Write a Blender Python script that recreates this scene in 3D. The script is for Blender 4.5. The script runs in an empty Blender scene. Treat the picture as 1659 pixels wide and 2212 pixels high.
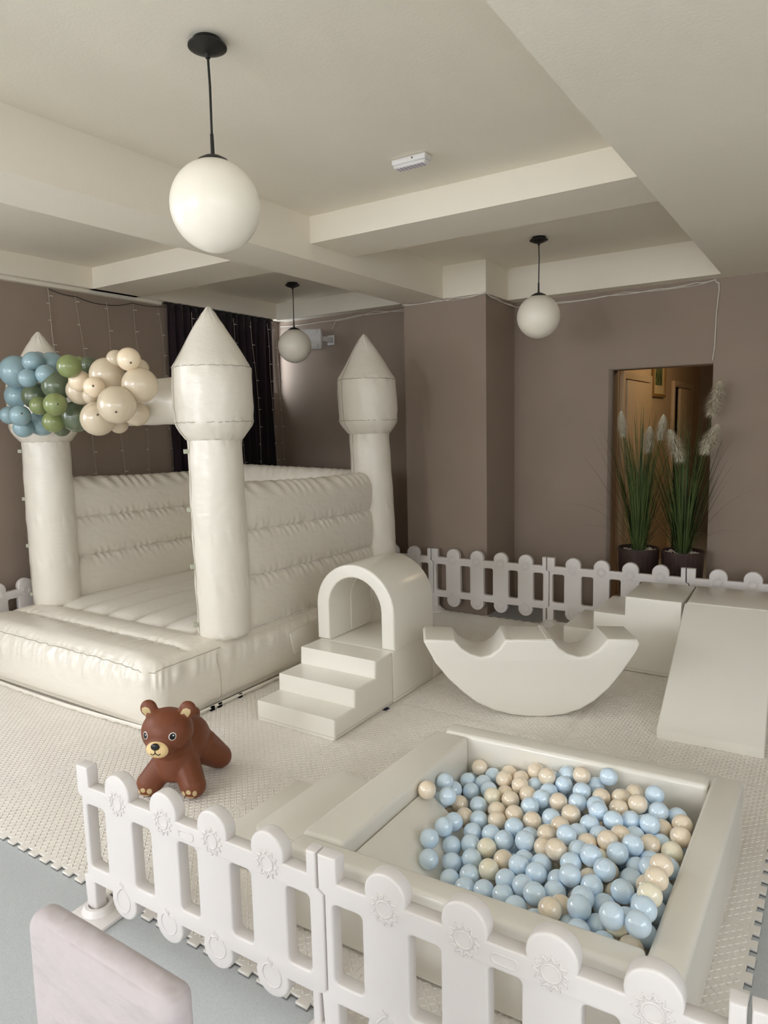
import bpy, bmesh, math, random
from mathutils import Vector, Matrix
from mathutils.bvhtree import BVHTree

random.seed(7)
S = bpy.context.scene
COL = S.collection
PI = math.pi

# ------------------------------------------------------------------ camera
FPX = 1508.52
YAW, PITCH, ROLL = 0.579945, 0.123871, -0.022904
cf = Vector((-math.sin(YAW)*math.cos(PITCH), math.cos(YAW)*math.cos(PITCH), -math.sin(PITCH)))
cr = Vector((math.cos(YAW), math.sin(YAW), 0)); cu = cr.cross(cf)
r2 = cr*math.cos(ROLL) + cu*math.sin(ROLL); u2 = -cr*math.sin(ROLL) + cu*math.cos(ROLL)
cam = bpy.data.cameras.new('camera'); cam_o = bpy.data.objects.new('camera', cam); COL.objects.link(cam_o)
M = Matrix((r2, u2, -cf)).transposed().to_4x4(); M.translation = (0, 0, 1.65)
cam_o.matrix_world = M
cam.sensor_fit = 'VERTICAL'; cam.sensor_height = 36; cam.lens = 36*FPX/2212; cam.clip_start = 0.02
S.camera = cam_o

# ------------------------------------------------------------------ world, daylight, exposure
W = bpy.data.worlds.new('world'); S.world = W; W.use_nodes = True
W.node_tree.nodes['Background'].inputs[0].default_value = (0.75, 0.87, 1.0, 1)
W.node_tree.nodes['Background'].inputs[1].default_value = 1.0
S.view_settings.view_transform = 'Standard'; S.view_settings.look = 'None'
S.view_settings.gamma = 1; S.view_settings.use_curve_mapping = False
S.view_settings.exposure = -0.28
S.cycles.max_bounces = 16; S.cycles.diffuse_bounces = 8

def area_light(name, loc, aim, sx, sy, power, color):
    l = bpy.data.lights.new(name, 'AREA'); l.shape = 'RECTANGLE'; l.size = sx; l.size_y = sy
    l.energy = power; l.color = color
    o = bpy.data.objects.new(name, l); COL.objects.link(o); o.location = loc
    o.rotation_euler = Vector(aim).to_track_quat('-Z', 'Y').to_euler()
    return o
FRONT_Y = -3.6
WINS = [(-5.1, -3.6), (-3.3, -1.8), (0.3, 1.9)]           # windows of the front wall, behind the camera
LWINS = [(-2.6, -0.9), (-0.4, 1.3)]                        # windows of the left wall, outside the frame
RWINS = [(-1.9, -0.2), (0.2, 1.9)]                        # windows of the right wall, outside the frame
SKYC = (0.91, 0.94, 1.0)
def sky_patch(cx, cy, nx, ny, w, power, k=0.40):                  # sky seen through one window, up and outside
    area_light('window_daylight', (cx-nx*0.04, cy-ny*0.04, 2.0), (nx, ny, -0.08), w, 1.2, power*k, SKYC)   # bright outdoors behind the pane
    area_light('window_sky', (cx-nx*0.9, cy-ny*0.9, 2.9), (nx, ny, -0.7), w+0.6, 2.4, power, SKYC)
for i, (a, b) in enumerate(WINS): sky_patch((a+b)/2, FRONT_Y-0.2, 0, 1, b-a, (95, 215, 95)[i])
for i, (a, b) in enumerate(LWINS): sky_patch(-5.5, (a+b)/2, 1, 0, b-a, (55, 55)[i], 0.9)
for i, (a, b) in enumerate(RWINS): sky_patch(2.4, (a+b)/2, -1, 0, b-a, (75, 38)[i])
area_light('curtain_window_daylight', (-5.62, 5.3, 2.4), (1, 0, 0), 1.4, 0.8, 60, (0.86, 0.93, 1.0))
sun = bpy.data.lights.new('sun', 'SUN'); sun.energy = 34.0; sun.angle = 0.03; sun.color = (1.0, 0.95, 0.87)
sun_o = bpy.data.objects.new('sun', sun); COL.objects.link(sun_o)
sun_o.rotation_euler = Vector((-0.25, 0.62, -1.0)).to_track_quat('-Z', 'Y').to_euler()

# ------------------------------------------------------------------ helpers
def lin(h):
    def f(c):
        c /= 255.0
        return c/12.92 if c <= 0.04045 else ((c+0.055)/1.055)**2.4
    return (f(h[0]), f(h[1]), f(h[2]), 1)

def mat(name, rgb, rough=0.5, spec=0.5, noise=0.0, nscale=20.0, bump=0.0, bscale=60.0, bstretch=(1, 1, 1), bdist=0.004,
        sss=0.0, metallic=0.0, coat=0.0, sheen=0.0, bdetail=3.0):
    m = bpy.data.materials.new(name); m.use_nodes = True
    nt = m.node_tree; b = nt.nodes['Principled BSDF']
    c = lin(rgb)
    b.inputs['Base Color'].default_value = c
    b.inputs['Roughness'].default_value = rough
    b.inputs['Specular IOR Level'].default_value = spec
    b.inputs['Metallic'].default_value = metallic
    b.inputs['Coat Weight'].default_value = coat
    b.inputs['Sheen Weight'].default_value = sheen
    if sss:
        b.inputs['Subsurface Weight'].default_value = sss
        b.inputs['Subsurface Radius'].default_value = (0.03, 0.025, 0.02)
    tc = nt.nodes.new('ShaderNodeTexCoord')
    if noise:
        n = nt.nodes.new('ShaderNodeTexNoise'); n.inputs['Scale'].default_value = nscale; n.inputs['Detail'].default_value = 4
        nt.links.new(tc.outputs['Object'], n.inputs['Vector'])
        r = nt.nodes.new('ShaderNodeValToRGB')
        r.color_ramp.elements[0].position = 0.3; r.color_ramp.elements[1].position = 0.7
        r.color_ramp.elements[0].color = tuple(x*(1-noise) for x in c[:3]) + (1,)
        r.color_ramp.elements[1].color = tuple(min(1, x*(1+noise)) for x in c[:3]) + (1,)
        nt.links.new(n.outputs['Fac'], r.inputs[0]); nt.links.new(r.outputs[0], b.inputs['Base Color'])
    if bump:
        mp = nt.nodes.new('ShaderNodeMapping'); mp.inputs['Scale'].default_value = bstretch
        nt.links.new(tc.outputs['Object'], mp.inputs['Vector'])
        n = nt.nodes.new('ShaderNodeTexNoise'); n.inputs['Scale'].default_value = bscale; n.inputs['Detail'].default_value = bdetail
        nt.links.new(mp.outputs[0], n.inputs['Vector'])
        bp = nt.nodes.new('ShaderNodeBump'); bp.inputs['Strength'].default_value = bump; bp.inputs['Distance'].default_value = bdist
        nt.links.new(n.outputs['Fac'], bp.inputs['Height']); nt.links.new(bp.outputs[0], b.inputs['Normal'])
    return m

MT = {}
def defm(k, *a, **kw): MT[k] = mat(k, *a, **kw)
defm('ceiling_paint', (230, 223, 208), 0.85, 0.2, noise=0.02, nscale=1.5, bump=0.15, bscale=90)
defm('taupe_paint', (150, 134, 121), 0.8, 0.25, noise=0.04, nscale=2.0, bump=0.15, bscale=120)
defm('white_paint', (228, 225, 218), 0.7, 0.3)
defm('grey_vinyl_floor', (182, 186, 188), 0.38, 0.5, noise=0.06, nscale=160, bump=0.25, bscale=220, bdist=0.002)
defm('foam_mat', (226, 221, 213), 0.55, 0.35, noise=0.02, nscale=5)
defm('foam_mat_base', (128, 126, 122), 0.7, 0.2)
defm('inflatable', (228, 222, 210), 0.32, 0.65, noise=0.015, nscale=3, bump=0.30, bscale=11, bstretch=(1, 1, 1.7), bdist=0.016, bdetail=2.0)
defm('inflatable_floor', (226, 221, 211), 0.33, 0.5, bump=0.3, bscale=12, bdist=0.014, bdetail=2.0)
defm('stitch', (176, 170, 155), 0.7, 0.2)
defm('velcro', (176, 178, 160), 0.9, 0.1)
defm('vinyl_foam', (228, 224, 214), 0.25, 0.7, noise=0.012, nscale=2, bump=0.12, bscale=14, bdist=0.006)
defm('vinyl_seam', (205, 199, 184), 0.5, 0.4)
defm('fence_plastic', (216, 211, 208), 0.36, 0.45, bump=0.06, bscale=140)
defm('ball_blue', (212, 232, 250),  0.10, 0.9, sss=0.30, coat=0.5)
defm('ball_tan', (238, 223, 200),  0.10, 0.9, sss=0.30, coat=0.5)
defm('ball_cream', (244, 237, 214),  0.10, 0.9, sss=0.30, coat=0.5)
defm('balloon_blue', (140, 168, 176),  0.22, 0.8)
defm('balloon_green', (92, 104, 80),  0.22, 0.8)
defm('balloon_olive', (128, 140, 88),  0.22, 0.8)
defm('balloon_beige', (206, 191, 166),  0.22, 0.8)
defm('balloon_cream', (236, 217, 188),  0.22, 0.8)
defm('balloon_tip', (96, 88, 70), 0.5, 0.3)
defm('bear_brown', (112, 61, 36), 0.5, 0.4, noise=0.04, nscale=6)
defm('bear_tan', (226, 198, 146), 0.5, 0.4)
defm('bear_cream', (196, 174, 132), 0.55, 0.3)
defm('black_paint', (14, 14, 16), 0.3, 0.5)
defm('eye_white', (238, 234, 228), 0.4, 0.4)
defm('black_metal', (20, 19, 18), 0.4, 0.5)
defm('opal_glass', (238, 232, 218), 0.28, 0.5, sss=0.15)
defm('curtain_cloth', (42, 31, 36), 0.9, 0.15, sheen=0.2, bump=0.3, bscale=300, bdist=0.001)
defm('light_wire', (172, 162, 146), 0.5, 0.4)
defm('dark_wire', (40, 36, 32), 0.6, 0.3)
defm('cable', (214, 208, 196), 0.5, 0.4)
defm('appliance_white', (222, 220, 218), 0.4, 0.4)
defm('appliance_grille', (176, 168, 180), 0.6, 0.3)
defm('pot_brown', (62, 46, 42), 0.5, 0.4, noise=0.2, nscale=9)
defm('pebble', (196, 190, 182), 0.6, 0.3, noise=0.1, nscale=40)
defm('grass', (70, 84, 44), 0.5, 0.3, noise=0.3, nscale=5)
defm('plume', (226, 219, 200), 0.9, 0.1)
defm('cover_cloth', (184, 175, 176), 0.75, 0.2, sheen=0.15, bump=0.7, bscale=8, bdist=0.03, bstretch=(1, 1, 2.2))
defm('hall_paint', (200, 178, 146), 0.8, 0.2)
defm('hall_door', (214, 192, 158), 0.4, 0.4)
defm('gap_shade_paint', (16, 14, 14), 0.8, 0.1)  # near-black colour that stands in for the shade inside gaps
defm('gold_frame', (150, 118, 66), 0.4, 0.5)
defm('picture_mount', (214, 196, 150), 0.7, 0.2)
defm('picture_print', (92, 104, 66), 0.6, 0.3, noise=0.7, nscale=14)
defm('bulb', (230, 226, 214), 0.3, 0.5)
defm('tag_cloth', (206, 204, 206), 0.7, 0.2)
defm('ink', (34, 34, 62), 0.6, 0.2)
defm('bronze_frame', (214, 212, 206), 0.5, 0.4)

def glass_mat():
    m = bpy.data.materials.new('window_glass'); m.use_nodes = True; nt = m.node_tree
    nt.nodes.remove(nt.nodes['Principled BSDF'])
    t = nt.nodes.new('ShaderNodeBsdfTransparent'); g = nt.nodes.new('ShaderNodeBsdfGlossy'); g.inputs['Roughness'].default_value = 0.02
    mx = nt.nodes.new('ShaderNodeMixShader'); mx.inputs[0].default_value = 0.06
    nt.links.new(t.outputs[0], mx.inputs[1]); nt.links.new(g.outputs[0], mx.inputs[2])
    nt.links.new(mx.outputs[0], nt.nodes['Material Output'].inputs[0])
    return m
MT['window_glass'] = glass_mat()

def link(name, me, m=None, parent=None, smooth=None):
    if m is not None:
        me.materials.clear()
        for k in (m if isinstance(m, (list, tuple)) else [m]): me.materials.append(MT[k])
    if smooth is not None and len(me.polygons):
        me.polygons.foreach_set('use_smooth', [True]*len(me.polygons))
        if smooth < 179: me.set_sharp_from_angle(angle=math.radians(smooth))
    o = bpy.data.objects.new(name, me); COL.objects.link(o)
    if parent is not None: o.parent = parent
    return o

def tag(o, label, cat, group=None):
    o['label'] = label; o['category'] = cat
    if group: o['group'] = group
    return o
def struct(o, label=None):
    o['kind'] = 'structure'
    if label: o['label'] = label
    return o
def thing(name, label, cat, loc=(0, 0, 0), rz=0.0, group=None):
    e = bpy.data.objects.new(name, None); COL.objects.link(e); e.empty_display_size = 0.1
    e.location = loc; e.rotation_euler = (0, 0, rz)
    return tag(e, label, cat, group)
def dup_tree(o, parent=None):
    c = o.copy(); COL.objects.link(c)
    if parent is not None: c.parent = parent
    for ch in list(o.children): dup_tree(ch, c)
    return c

def from_bm(bm, name='m'):
    me = bpy.data.meshes.new(name); bm.normal_update(); bm.to_mesh(me); bm.free(); return me
def pyd(verts, faces, name='m'):
    me = bpy.data.meshes.new(name); me.from_pydata([tuple(v) for v in verts], [], faces); me.update(); return me

def box_bm(x0, x1, y0, y1, z0, z1, r=0.0, seg=2, bm=None):
    b2 = bmesh.new(); bmesh.ops.create_cube(b2, size=1)
    for v in b2.verts:
        v.co = Vector(((x0+x1)/2+v.co.x*(x1-x0), (y0+y1)/2+v.co.y*(y1-y0), (z0+z1)/2+v.co.z*(z1-z0)))
    if r > 0: bmesh.ops.bevel(b2, geom=b2.edges[:], offset=r, segments=seg, profile=0.5, affect='EDGES')
    if bm is None: return b2
    me = bpy.data.meshes.new('t'); b2.to_mesh(me); b2.free(); bm.from_mesh(me); bpy.data.meshes.remove(me); return bm
def box(name, x0, x1, y0, y1, z0, z1, m, parent=None, r=0.0, seg=2):
    return link(name, from_bm(box_bm(x0, x1, y0, y1, z0, z1, r, seg)), m, parent, 35 if r else None)

def hexa_bm(c, r=0.0, seg=3):
    """bevelled hexahedron from 4 bottom and 4 top corners (counter-clockwise)"""
    b = bmesh.new(); v = [b.verts.new(p) for p in c]
    for f in ((3, 2, 1, 0), (4, 5, 6, 7), (0, 1, 5, 4), (1, 2, 6, 5), (2, 3, 7, 6), (3, 0, 4, 7)): b.faces.new([v[i] for i in f])
    if r: bmesh.ops.bevel(b, geom=b.edges[:], offset=r, segments=seg, profile=0.5, affect='EDGES')
    return b

def grid(nu, nv, f, cu_=False, cv_=False, capu=False):
    vs = []; fs = []
    for i in range(nu):
        for j in range(nv): vs.append(f(i/(nu if cu_ else nu-1), j/(nv if cv_ else nv-1)))
    for i in range(nu if cu_ else nu-1):
        for j in range(nv if cv_ else nv-1):
            a = i*nv+j; b = ((i+1) % nu)*nv+j; c = ((i+1) % nu)*nv+(j+1) % nv; d = i*nv+(j+1) % nv
            fs.append((a, b, c, d))
    if capu:
        fs.append(tuple(range(nv-1, -1, -1))); fs.append(tuple((nu-1)*nv+j for j in range(nv)))
    me = pyd(vs, fs)
    bm = bmesh.new(); bm.from_mesh(me); bmesh.ops.remove_doubles(bm, verts=bm.verts[:], dist=1e-6)
    bmesh.ops.recalc_face_normals(bm, faces=bm.faces[:]); bm.to_mesh(me); bm.free()
    return me

def lathe(prof, n=32, center=(0, 0, 0), fn=None):
    def f(i, j):
        k = min(int(round(i*(len(prof)-1))), len(prof)-1); r, z = prof[k]; a = 2*PI*j
        if fn: r = fn(r, z, a)
        return (center[0]+r*math.cos(a), center[1]+r*math.sin(a), center[2]+z)
    return grid(len(prof), n, f, False, True, capu=False)
def densify(prof, d):
    out = [prof[0]]
    for (r0, z0), (r1, z1) in zip(prof, prof[1:]):
        n = max(1, int(math.hypot(r1-r0, z1-z0)/d))
        for k in range(1, n+1): out.append((r0+(r1-r0)*k/n, z0+(z1-z0)*k/n))
    return out

def eval_mesh(o):
    dg = bpy.context.evaluated_depsgraph_get(); dg.update()
    me = bpy.data.meshes.new_from_object(o.evaluated_get(dg), depsgraph=dg)
    return me
def shape2d(loops, half, bev=0.0, seg=2, axis='y', offset=True):
    """fill of closed 2D loops (first outer, the others holes) extruded +-half with a rounded edge.
    axis 'y': loop (u,v) -> (u,*,v); 'x': (u,v) -> (*,u,v); 'z': (u,v,*)"""
    cu = bpy.data.curves.new('c', 'CURVE'); cu.dimensions = '2D'; cu.fill_mode = 'BOTH'
    cu.extrude = half-bev; cu.bevel_depth = bev; cu.bevel_resolution = seg
    if bev and offset: cu.offset = -bev
    for L in loops:
        sp = cu.splines.new('POLY'); sp.points.add(len(L)-1); sp.use_cyclic_u = True
        for p, (x, y) in zip(sp.points, L): p.co = (x, y, 0, 1)
    o = bpy.data.objects.new('c', cu); COL.objects.link(o)
    me = eval_mesh(o)
    bpy.data.objects.remove(o); bpy.data.curves.remove(cu)
    bm = bmesh.new(); bm.from_mesh(me)
    bmesh.ops.remove_doubles(bm, verts=bm.verts[:], dist=1e-5)
    for v in bm.verts:
        x, y, z = v.co
        v.co = {'y': Vector((x, -z, y)), 'x': Vector((z, x, y)), 'z': Vector((x, y, z))}[axis]
    bmesh.ops.recalc_face_normals(bm, faces=bm.faces[:])
    bm.to_mesh(me); bm.free()
    return me
def wire_mesh(paths, r, cyclic=False, res=1):
    cu = bpy.data.curves.new('w', 'CURVE'); cu.dimensions = '3D'; cu.bevel_depth = r; cu.bevel_resolution = res; cu.use_fill_caps = not cyclic
    for pth in paths:
        sp = cu.splines.new('POLY'); sp.points.add(len(pth)-1); sp.use_cyclic_u = cyclic
        for p, c in zip(sp.points, pth): p.co = (c[0], c[1], c[2], 1)
    o = bpy.data.objects.new('w', cu); COL.objects.link(o); me = eval_mesh(o)
    bpy.data.objects.remove(o); bpy.data.curves.remove(cu)
    return me
def sphere_mesh(r, sub=3, scale=(1, 1, 1), center=(0, 0, 0)):
    bm = bmesh.new(); bmesh.ops.create_icosphere(bm, subdivisions=sub, radius=r)
    for v in bm.verts: v.co = Vector((v.co.x*scale[0]+center[0], v.co.y*scale[1]+center[1], v.co.z*scale[2]+center[2]))
    return from_bm(bm)
def uv_sphere(r, nu=24, nv=16, scale=(1, 1, 1), center=(0, 0, 0)):
    bm = bmesh.new(); bmesh.ops.create_uvsphere(bm, u_segments=nu, v_segments=nv, radius=r)
    for v in bm.verts: v.co = Vector((v.co.x*scale[0]+center[0], v.co.y*scale[1]+center[1], v.co.z*scale[2]+center[2]))
    return from_bm(bm)
def arc(cx, cy, r, a0, a1, n):
    return [(cx+r*math.cos(math.radians(a0+(a1-a0)*i/n)), cy+r*math.sin(math.radians(a0+(a1-a0)*i/n))) for i in range(n+1)]
def rrect(x0, x1, y0, y1, r, n=4):
    return arc(x1-r, y0+r, r, -90, 0, n)+arc(x1-r, y1-r, r, 0, 90, n)+arc(x0+r, y1-r, r, 90, 180, n)+arc(x0+r, y0+r, r, 180, 270, n)
def hsh(*a):
    x = math.sin(sum(v*k for v, k in zip(a, (12.9898, 78.233, 37.719, 4.581))))*43758.5453
    return x-math.floor(x)

# ================================================================== ROOM SHELL
FZ = -0.015
ZB, ZC, ZT = 2.707, 2.81, 2.975
LX, BY, RX = -5.30, 6.03, 2.2
struct(box('floor', LX-0.2, RX+0.2, FRONT_Y-0.2, BY+5.2, FZ-0.1, FZ, 'grey_vinyl_floor'))
struct(box('ceiling', LX-0.2, RX+0.2, FRONT_Y-0.2, BY+5.2, ZT, ZT+0.12, 'ceiling_paint'))
def beam(n, x0, x1, y0, y1, z): struct(box('trim_%d' % n, x0, x1, y0, y1, z, ZT, 'ceiling_paint'))
beam(1, -3.30, -2.903, FRONT_Y, 5.43, ZB)                 # deep beam running to the pillar
beam(2, -2.903, -0.807, 3.645, 4.105, ZC)                 # shallow cross beam
beam(3, LX, -3.30, 3.655, 4.115, ZC)
beam(4, LX, -5.186, FRONT_Y, BY, ZC)                      # along the curtain wall
beam(5, -5.186, -2.91, 5.885, BY, 2.80)                   # above the back wall
beam(6, -2.505, -0.807, 5.87, BY, ZB)
beam(7, -0.807, RX, FRONT_Y, BY, ZB)                      # wide lowered ceiling on the right
beam(8, LX, LX+0.05, FRONT_Y, 4.4, 2.785)
beam(9, -5.186, -0.807, FRONT_Y, FRONT_Y+0.25, ZC)
# left wall with a window opening behind the curtain
wy0, wy1, wz0, wz1 = 4.62, 5.99, 2.03, 2.76
def window(n, axis, a0, a1, z0, z1, at):
    f = 0.05
    L = [[(a0, z0), (a1, z0), (a1, z1), (a0, z1)]]
    mid = (a0+a1)/2
    L += [[(a0+f, z0+f), (mid-f/2, z0+f), (mid-f/2, z1-f), (a0+f, z1-f)], [(mid+f/2, z0+f), (a1-f, z0+f), (a1-f, z1-f), (mid+f/2, z1-f)]]
    me = shape2d(L, 0.03, 0.006, 1, axis)
    w = struct(link('window_%d' % n, me, 'bronze_frame', None, 35))
    w.location = (0, at, 0) if axis == 'y' else (at, 0, 0)
    for p0, p1 in ((a0+f, mid-f/2), (mid+f/2, a1-f)):
        me = shape2d([[(p0, z0+f), (p1, z0+f), (p1, z1-f), (p0, z1-f)]], 0.003, 0, 1, axis)
        link('pane', me, 'window_glass', w)
window(1, 'x', wy0, wy1, wz0, wz1, LX-0.1)
# front wall (behind the camera) with three tall windows
def wall_holes(name, axis, a0, a1, z0, z1, holes, at, th, m):
    L = [[(a0, z0), (a1, z0), (a1, z1), (a0, z1)]]+[[(h[0], h[2]), (h[1], h[2]), (h[1], h[3]), (h[0], h[3])] for h in holes]
    o = struct(link(name, shape2d(L, th/2, 0, 1, axis), m)); o.location = (0, at, 0) if axis == 'y' else (at, 0, 0); return o
wall_holes('wall_left', 'x', FRONT_Y-0.2, BY+0.2, FZ, ZT, [(wy0, wy1, wz0, wz1)]+[(a, b, 0.3, 2.65) for a, b in LWINS], LX-0.1, 0.2, 'taupe_paint')
for i, (a, b) in enumerate(LWINS): window(5+i, 'x', a, b, 0.3, 2.65, LX-0.08)
wall_holes('wall_front', 'y', LX, RX, FZ, ZT, [(a, b, 0.3, 2.65) for a, b in WINS], FRONT_Y-0.1, 0.2, 'white_paint')
for i, (a, b) in enumerate(WINS): window(2+i, 'y', a, b, 0.3, 2.65, FRONT_Y-0.08)
wall_holes('wall_right', 'x', FRONT_Y-0.2, BY+0.3, FZ, ZT, [(a, b, 0.3, 2.65) for a, b in RWINS], RX+0.1, 0.2, 'white_paint')
for i, (a, b) in enumerate(RWINS): window(7+i, 'x', a, b, 0.3, 2.65, RX+0.08)
# back wall with the doorway, pillar
DX0, DX1, DZ = -1.664, -0.862, 2.072
wall_holes('wall_back', 'y', LX, RX, FZ, ZT, [(DX0, DX1, FZ+0.0005, DZ)], BY+0.15, 0.30, 'taupe_paint')
struct(box('wall_pillar', -3.297, -2.507, 5.427, BY, FZ, ZB, 'taupe_paint'))
struct(box('trim_10', -2.905, -2.505, 5.424, BY, ZB, ZT, 'ceiling_paint'))
# hallway behind the doorway
struct(box('wall_hall_left', -1.95, -1.75, BY+0.30, BY+5.0, FZ, ZT, 'hall_paint'))
struct(box('wall_hall_right', 0.6, 0.8, BY+0.30, BY+5.0, FZ, ZT, 'taupe_paint'))
struct(box('wall_hall_back', -1.95, 0.8, BY+5.0, BY+5.2, FZ, ZT, 'taupe_paint'))
def hall_door(n, y0, y1, top, ajar):
    fr = shape2d([[(y0-0.07, FZ+0.001), (y0, FZ+0.001), (y0, top), (y1, top), (y1, FZ+0.001), (y1+0.07, FZ+0.001), (y1+0.07, top+0.07), (y0-0.07, top+0.07)]], 0.02, 0.004, 1, 'x')
    d = struct(link('door_%d' % n, fr, 'hall_door', None, 35)); d.location = (-1.73, 0, 0)
    box('opening_shade_sheet', -0.02, -0.012, y0, y1, FZ+0.002, top, 'gap_shade_paint', d)  # black sheet painted as the shade behind the leaf, wall stays closed
    lf = box('door_leaf', -0.010, 0.022, y0+ajar, y1-0.005, FZ+0.01, top-0.01, 'hall_door', d, 0.004)
    h = link('door_handle', wire_mesh([[(0.02, y0+ajar+0.09, 1.02), (0.06, y0+ajar+0.09, 1.02), (0.065, y0+ajar+0.2, 1.02)]], 0.008), 'black_metal', lf, 60)
hall_door(1, 6.78, 7.80, 2.03, 0.06)
hall_door(2, 9.12, 10.25, 2.03, 0.30)
lp = bpy.data.lights.new('hall_lamp_light', 'POINT'); lp.energy = 20; lp.color = (1.0, 0.74, 0.46); lp.shadow_soft_size = 0.12
lo = bpy.data.objects.new('hall_lamp_light', lp); COL.objects.link(lo); lo.location = (-0.75, 7.6, 2.55)
t = thing('ceiling_lamp', 'round ceiling lamp in the hallway beyond the doorway', 'lamp', (-0.75, 7.6, ZT))
link('mount', lathe([(0, 0), (0.09, 0), (0.09, -0.03), (0, -0.03)], 24), 'black_metal', t, 40)
link('shade', lathe([(0.0, -0.03), (0.14, -0.032), (0.15, -0.07), (0.12, -0.11), (0.0, -0.125)], 24), 'opal_glass', t, 60)

# ================================================================== FOAM MAT
PITCH_T = 0.9965; MX0, MY0 = -5.135, 1.385     # lower-left corner of the tile grid
def tile_mesh():
    n = 13; p = PITCH_T/n; d = 0.010                      # teeth per side, period, half depth
    tooth = [(0.28, -1), (0.24, 1), (0.76, 1), (0.72, -1)]
    def edge(k):
        pts = []
        for i in range(n):
            for a, s in tooth: pts.append(((i+a)*p, s*d))
        return pts
    top = edge(0); g = 0.0006
    out = []
    out += [(d+g, -d+g)]+[(x, y+g) for x, y in top]+[(PITCH_T+d-g, -d+g)]           # bottom side
    out += [(PITCH_T-y-g, x) for x, y in top]+[(PITCH_T+d-g, PITCH_T-d-g)]
    out += [(x, PITCH_T+y-g) for x, y in reversed(top)]+[(d+g, PITCH_T-d-g)]
    out += [(-y+g, x) for x, y in reversed(top)]
    up = shape2d([out], 0.0050, 0.0012, 1, 'z')
    lo = shape2d([out], 0.0024, 0.0, 1, 'z')
    bm = bmesh.new()
    bm.from_mesh(up)
    for v in bm.verts: v.co.z -= 0.0050
    nf = len(bm.faces); bm.from_mesh(lo); bm.faces.ensure_lookup_table(); bm.verts.ensure_lookup_table()
    seen = set()
    for f in bm.faces[nf:]:
        f.material_index = 1
        for v in f.verts: seen.add(v)
    for v in seen: v.co.z -= 0.0124
    a = 0.0181; N = int((PITCH_T-0.034)/a); o0 = (PITCH_T-(N-1)*a)/2
    prof = [(-1, 0), (-0.55, 0.8), (0, 1), (0.55, 0.8), (1, 0), (0.55, -0.8), (0, -1), (-0.55, -0.8)]
    for i in range(N):
        for j in range(N):
            x, y = o0+i*a, o0+j*a
            s = 0.7071; dx, dy = (s, s) if (i+j) % 2 else (-s, s)
            ring = [bm.verts.new((x+dx*u*0.0108-dy*w*0.0037, y+dy*u*0.0108+dx*w*0.0037, -0.0002)) for u, w in prof]
            inn = [bm.verts.new((x+dx*u*0.0065-dy*w*0.0018, y+dy*u*0.0065+dx*w*0.0018, 0.0022)) for u, w in (( -1, 0), (0, 1), (1, 0), (0, -1))]
            A, B, C, D_ = inn
            r = ring
            for tri in ((r[0], A, r[1]), (r[1], A, B, r[2]), (r[2], B, r[3]), (r[3], B, C), (r[3], C, r[4]), (r[4], C, r[5]), (r[5], C, D_, r[6]), (r[6], D_, r[7]), (r[7], D_, A), (r[7], A, r[0])):
                bm.faces.new(tri[::-1])
            bm.faces.new((A, D_, C, B)[::-1][::-1])
    bmesh.ops.recalc_face_normals(bm, faces=bm.faces[:])
    me = from_bm(bm); me.materials.append(MT['foam_mat']); me.materials.append(MT['foam_mat_base'])
    return me
tm = tile_mesh()
mat_t = thing('foam_floor_mat', 'off-white interlocking foam puzzle mat with raised grain pattern covering the play area', 'mat', (0, 0, 0))
for i in range(5):
    for j in range(4):
        o = bpy.data.objects.new('tile', tm); COL.objects.link(o); o.parent = mat_t
        o.location = (MX0+i*PITCH_T, MY0+j*PITCH_T, 0)

# ================================================================== PLASTIC FENCE
FP = 1.02
FW = [(0.0, 0.108), (0.227, 0.332), (0.438, 0.535), (0.654, 0.750), (0.863, 0.960)]
FH = [0.1685, 0.385, 0.5945, 0.8065]
def fence_body():
    o = [(-0.030, 0.0), (0.018, 0.0), (0.018, 0.115)]
    for c in FH: o += arc(c, 0.097, 0.06, 162, 378, 14)
    o += [(0.950, 0.115), (0.950, 0.0), (0.976, 0.0), (0.976, 0.120), (0.998, 0.128), (0.998, 0.418), (0.976, 0.43), (0.976, 0.532), (0.944, 0.532), (0.944, 0.463)]
    for c in reversed(FH): o += arc(c, 0.481, 0.06, -17, 197, 14)
    o += [(0.022, 0.463), (0.022, 0.532), (-0.037, 0.532), (-0.037, 0.432), (-0.017, 0.420), (-0.017, 0.140), (-0.037, 0.130)]
    holes = [rrect(a+0.008, b-0.008, 0.174, 0.402, 0.014) for a, b in FW]
    return shape2d([o]+[h[::-1] for h in holes], 0.0225, 0.0065, 2, 'y')
FBODY = fence_body()
def sun_emblem(c):
    pts = []; n = 12; z0 = 0.447
    for i in range(n):
        a0 = 2*PI*i/n; a1 = 2*PI*(i+1)/n
        for k in range(5):
            t_ = k/5; r = 0.0285+0.013*(abs(2*t_-1)**1.6); a = a0+(a1-a0)*t_
            pts.append((c+r*math.cos(a), -0.0226, z0+r*math.sin(a)))
    ring = [(c+0.0215*math.cos(2*PI*i/28), -0.0226, z0+0.0215*math.sin(2*PI*i/28)) for i in range(28)]
    return wire_mesh([pts, ring], 0.0031, True)
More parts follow.
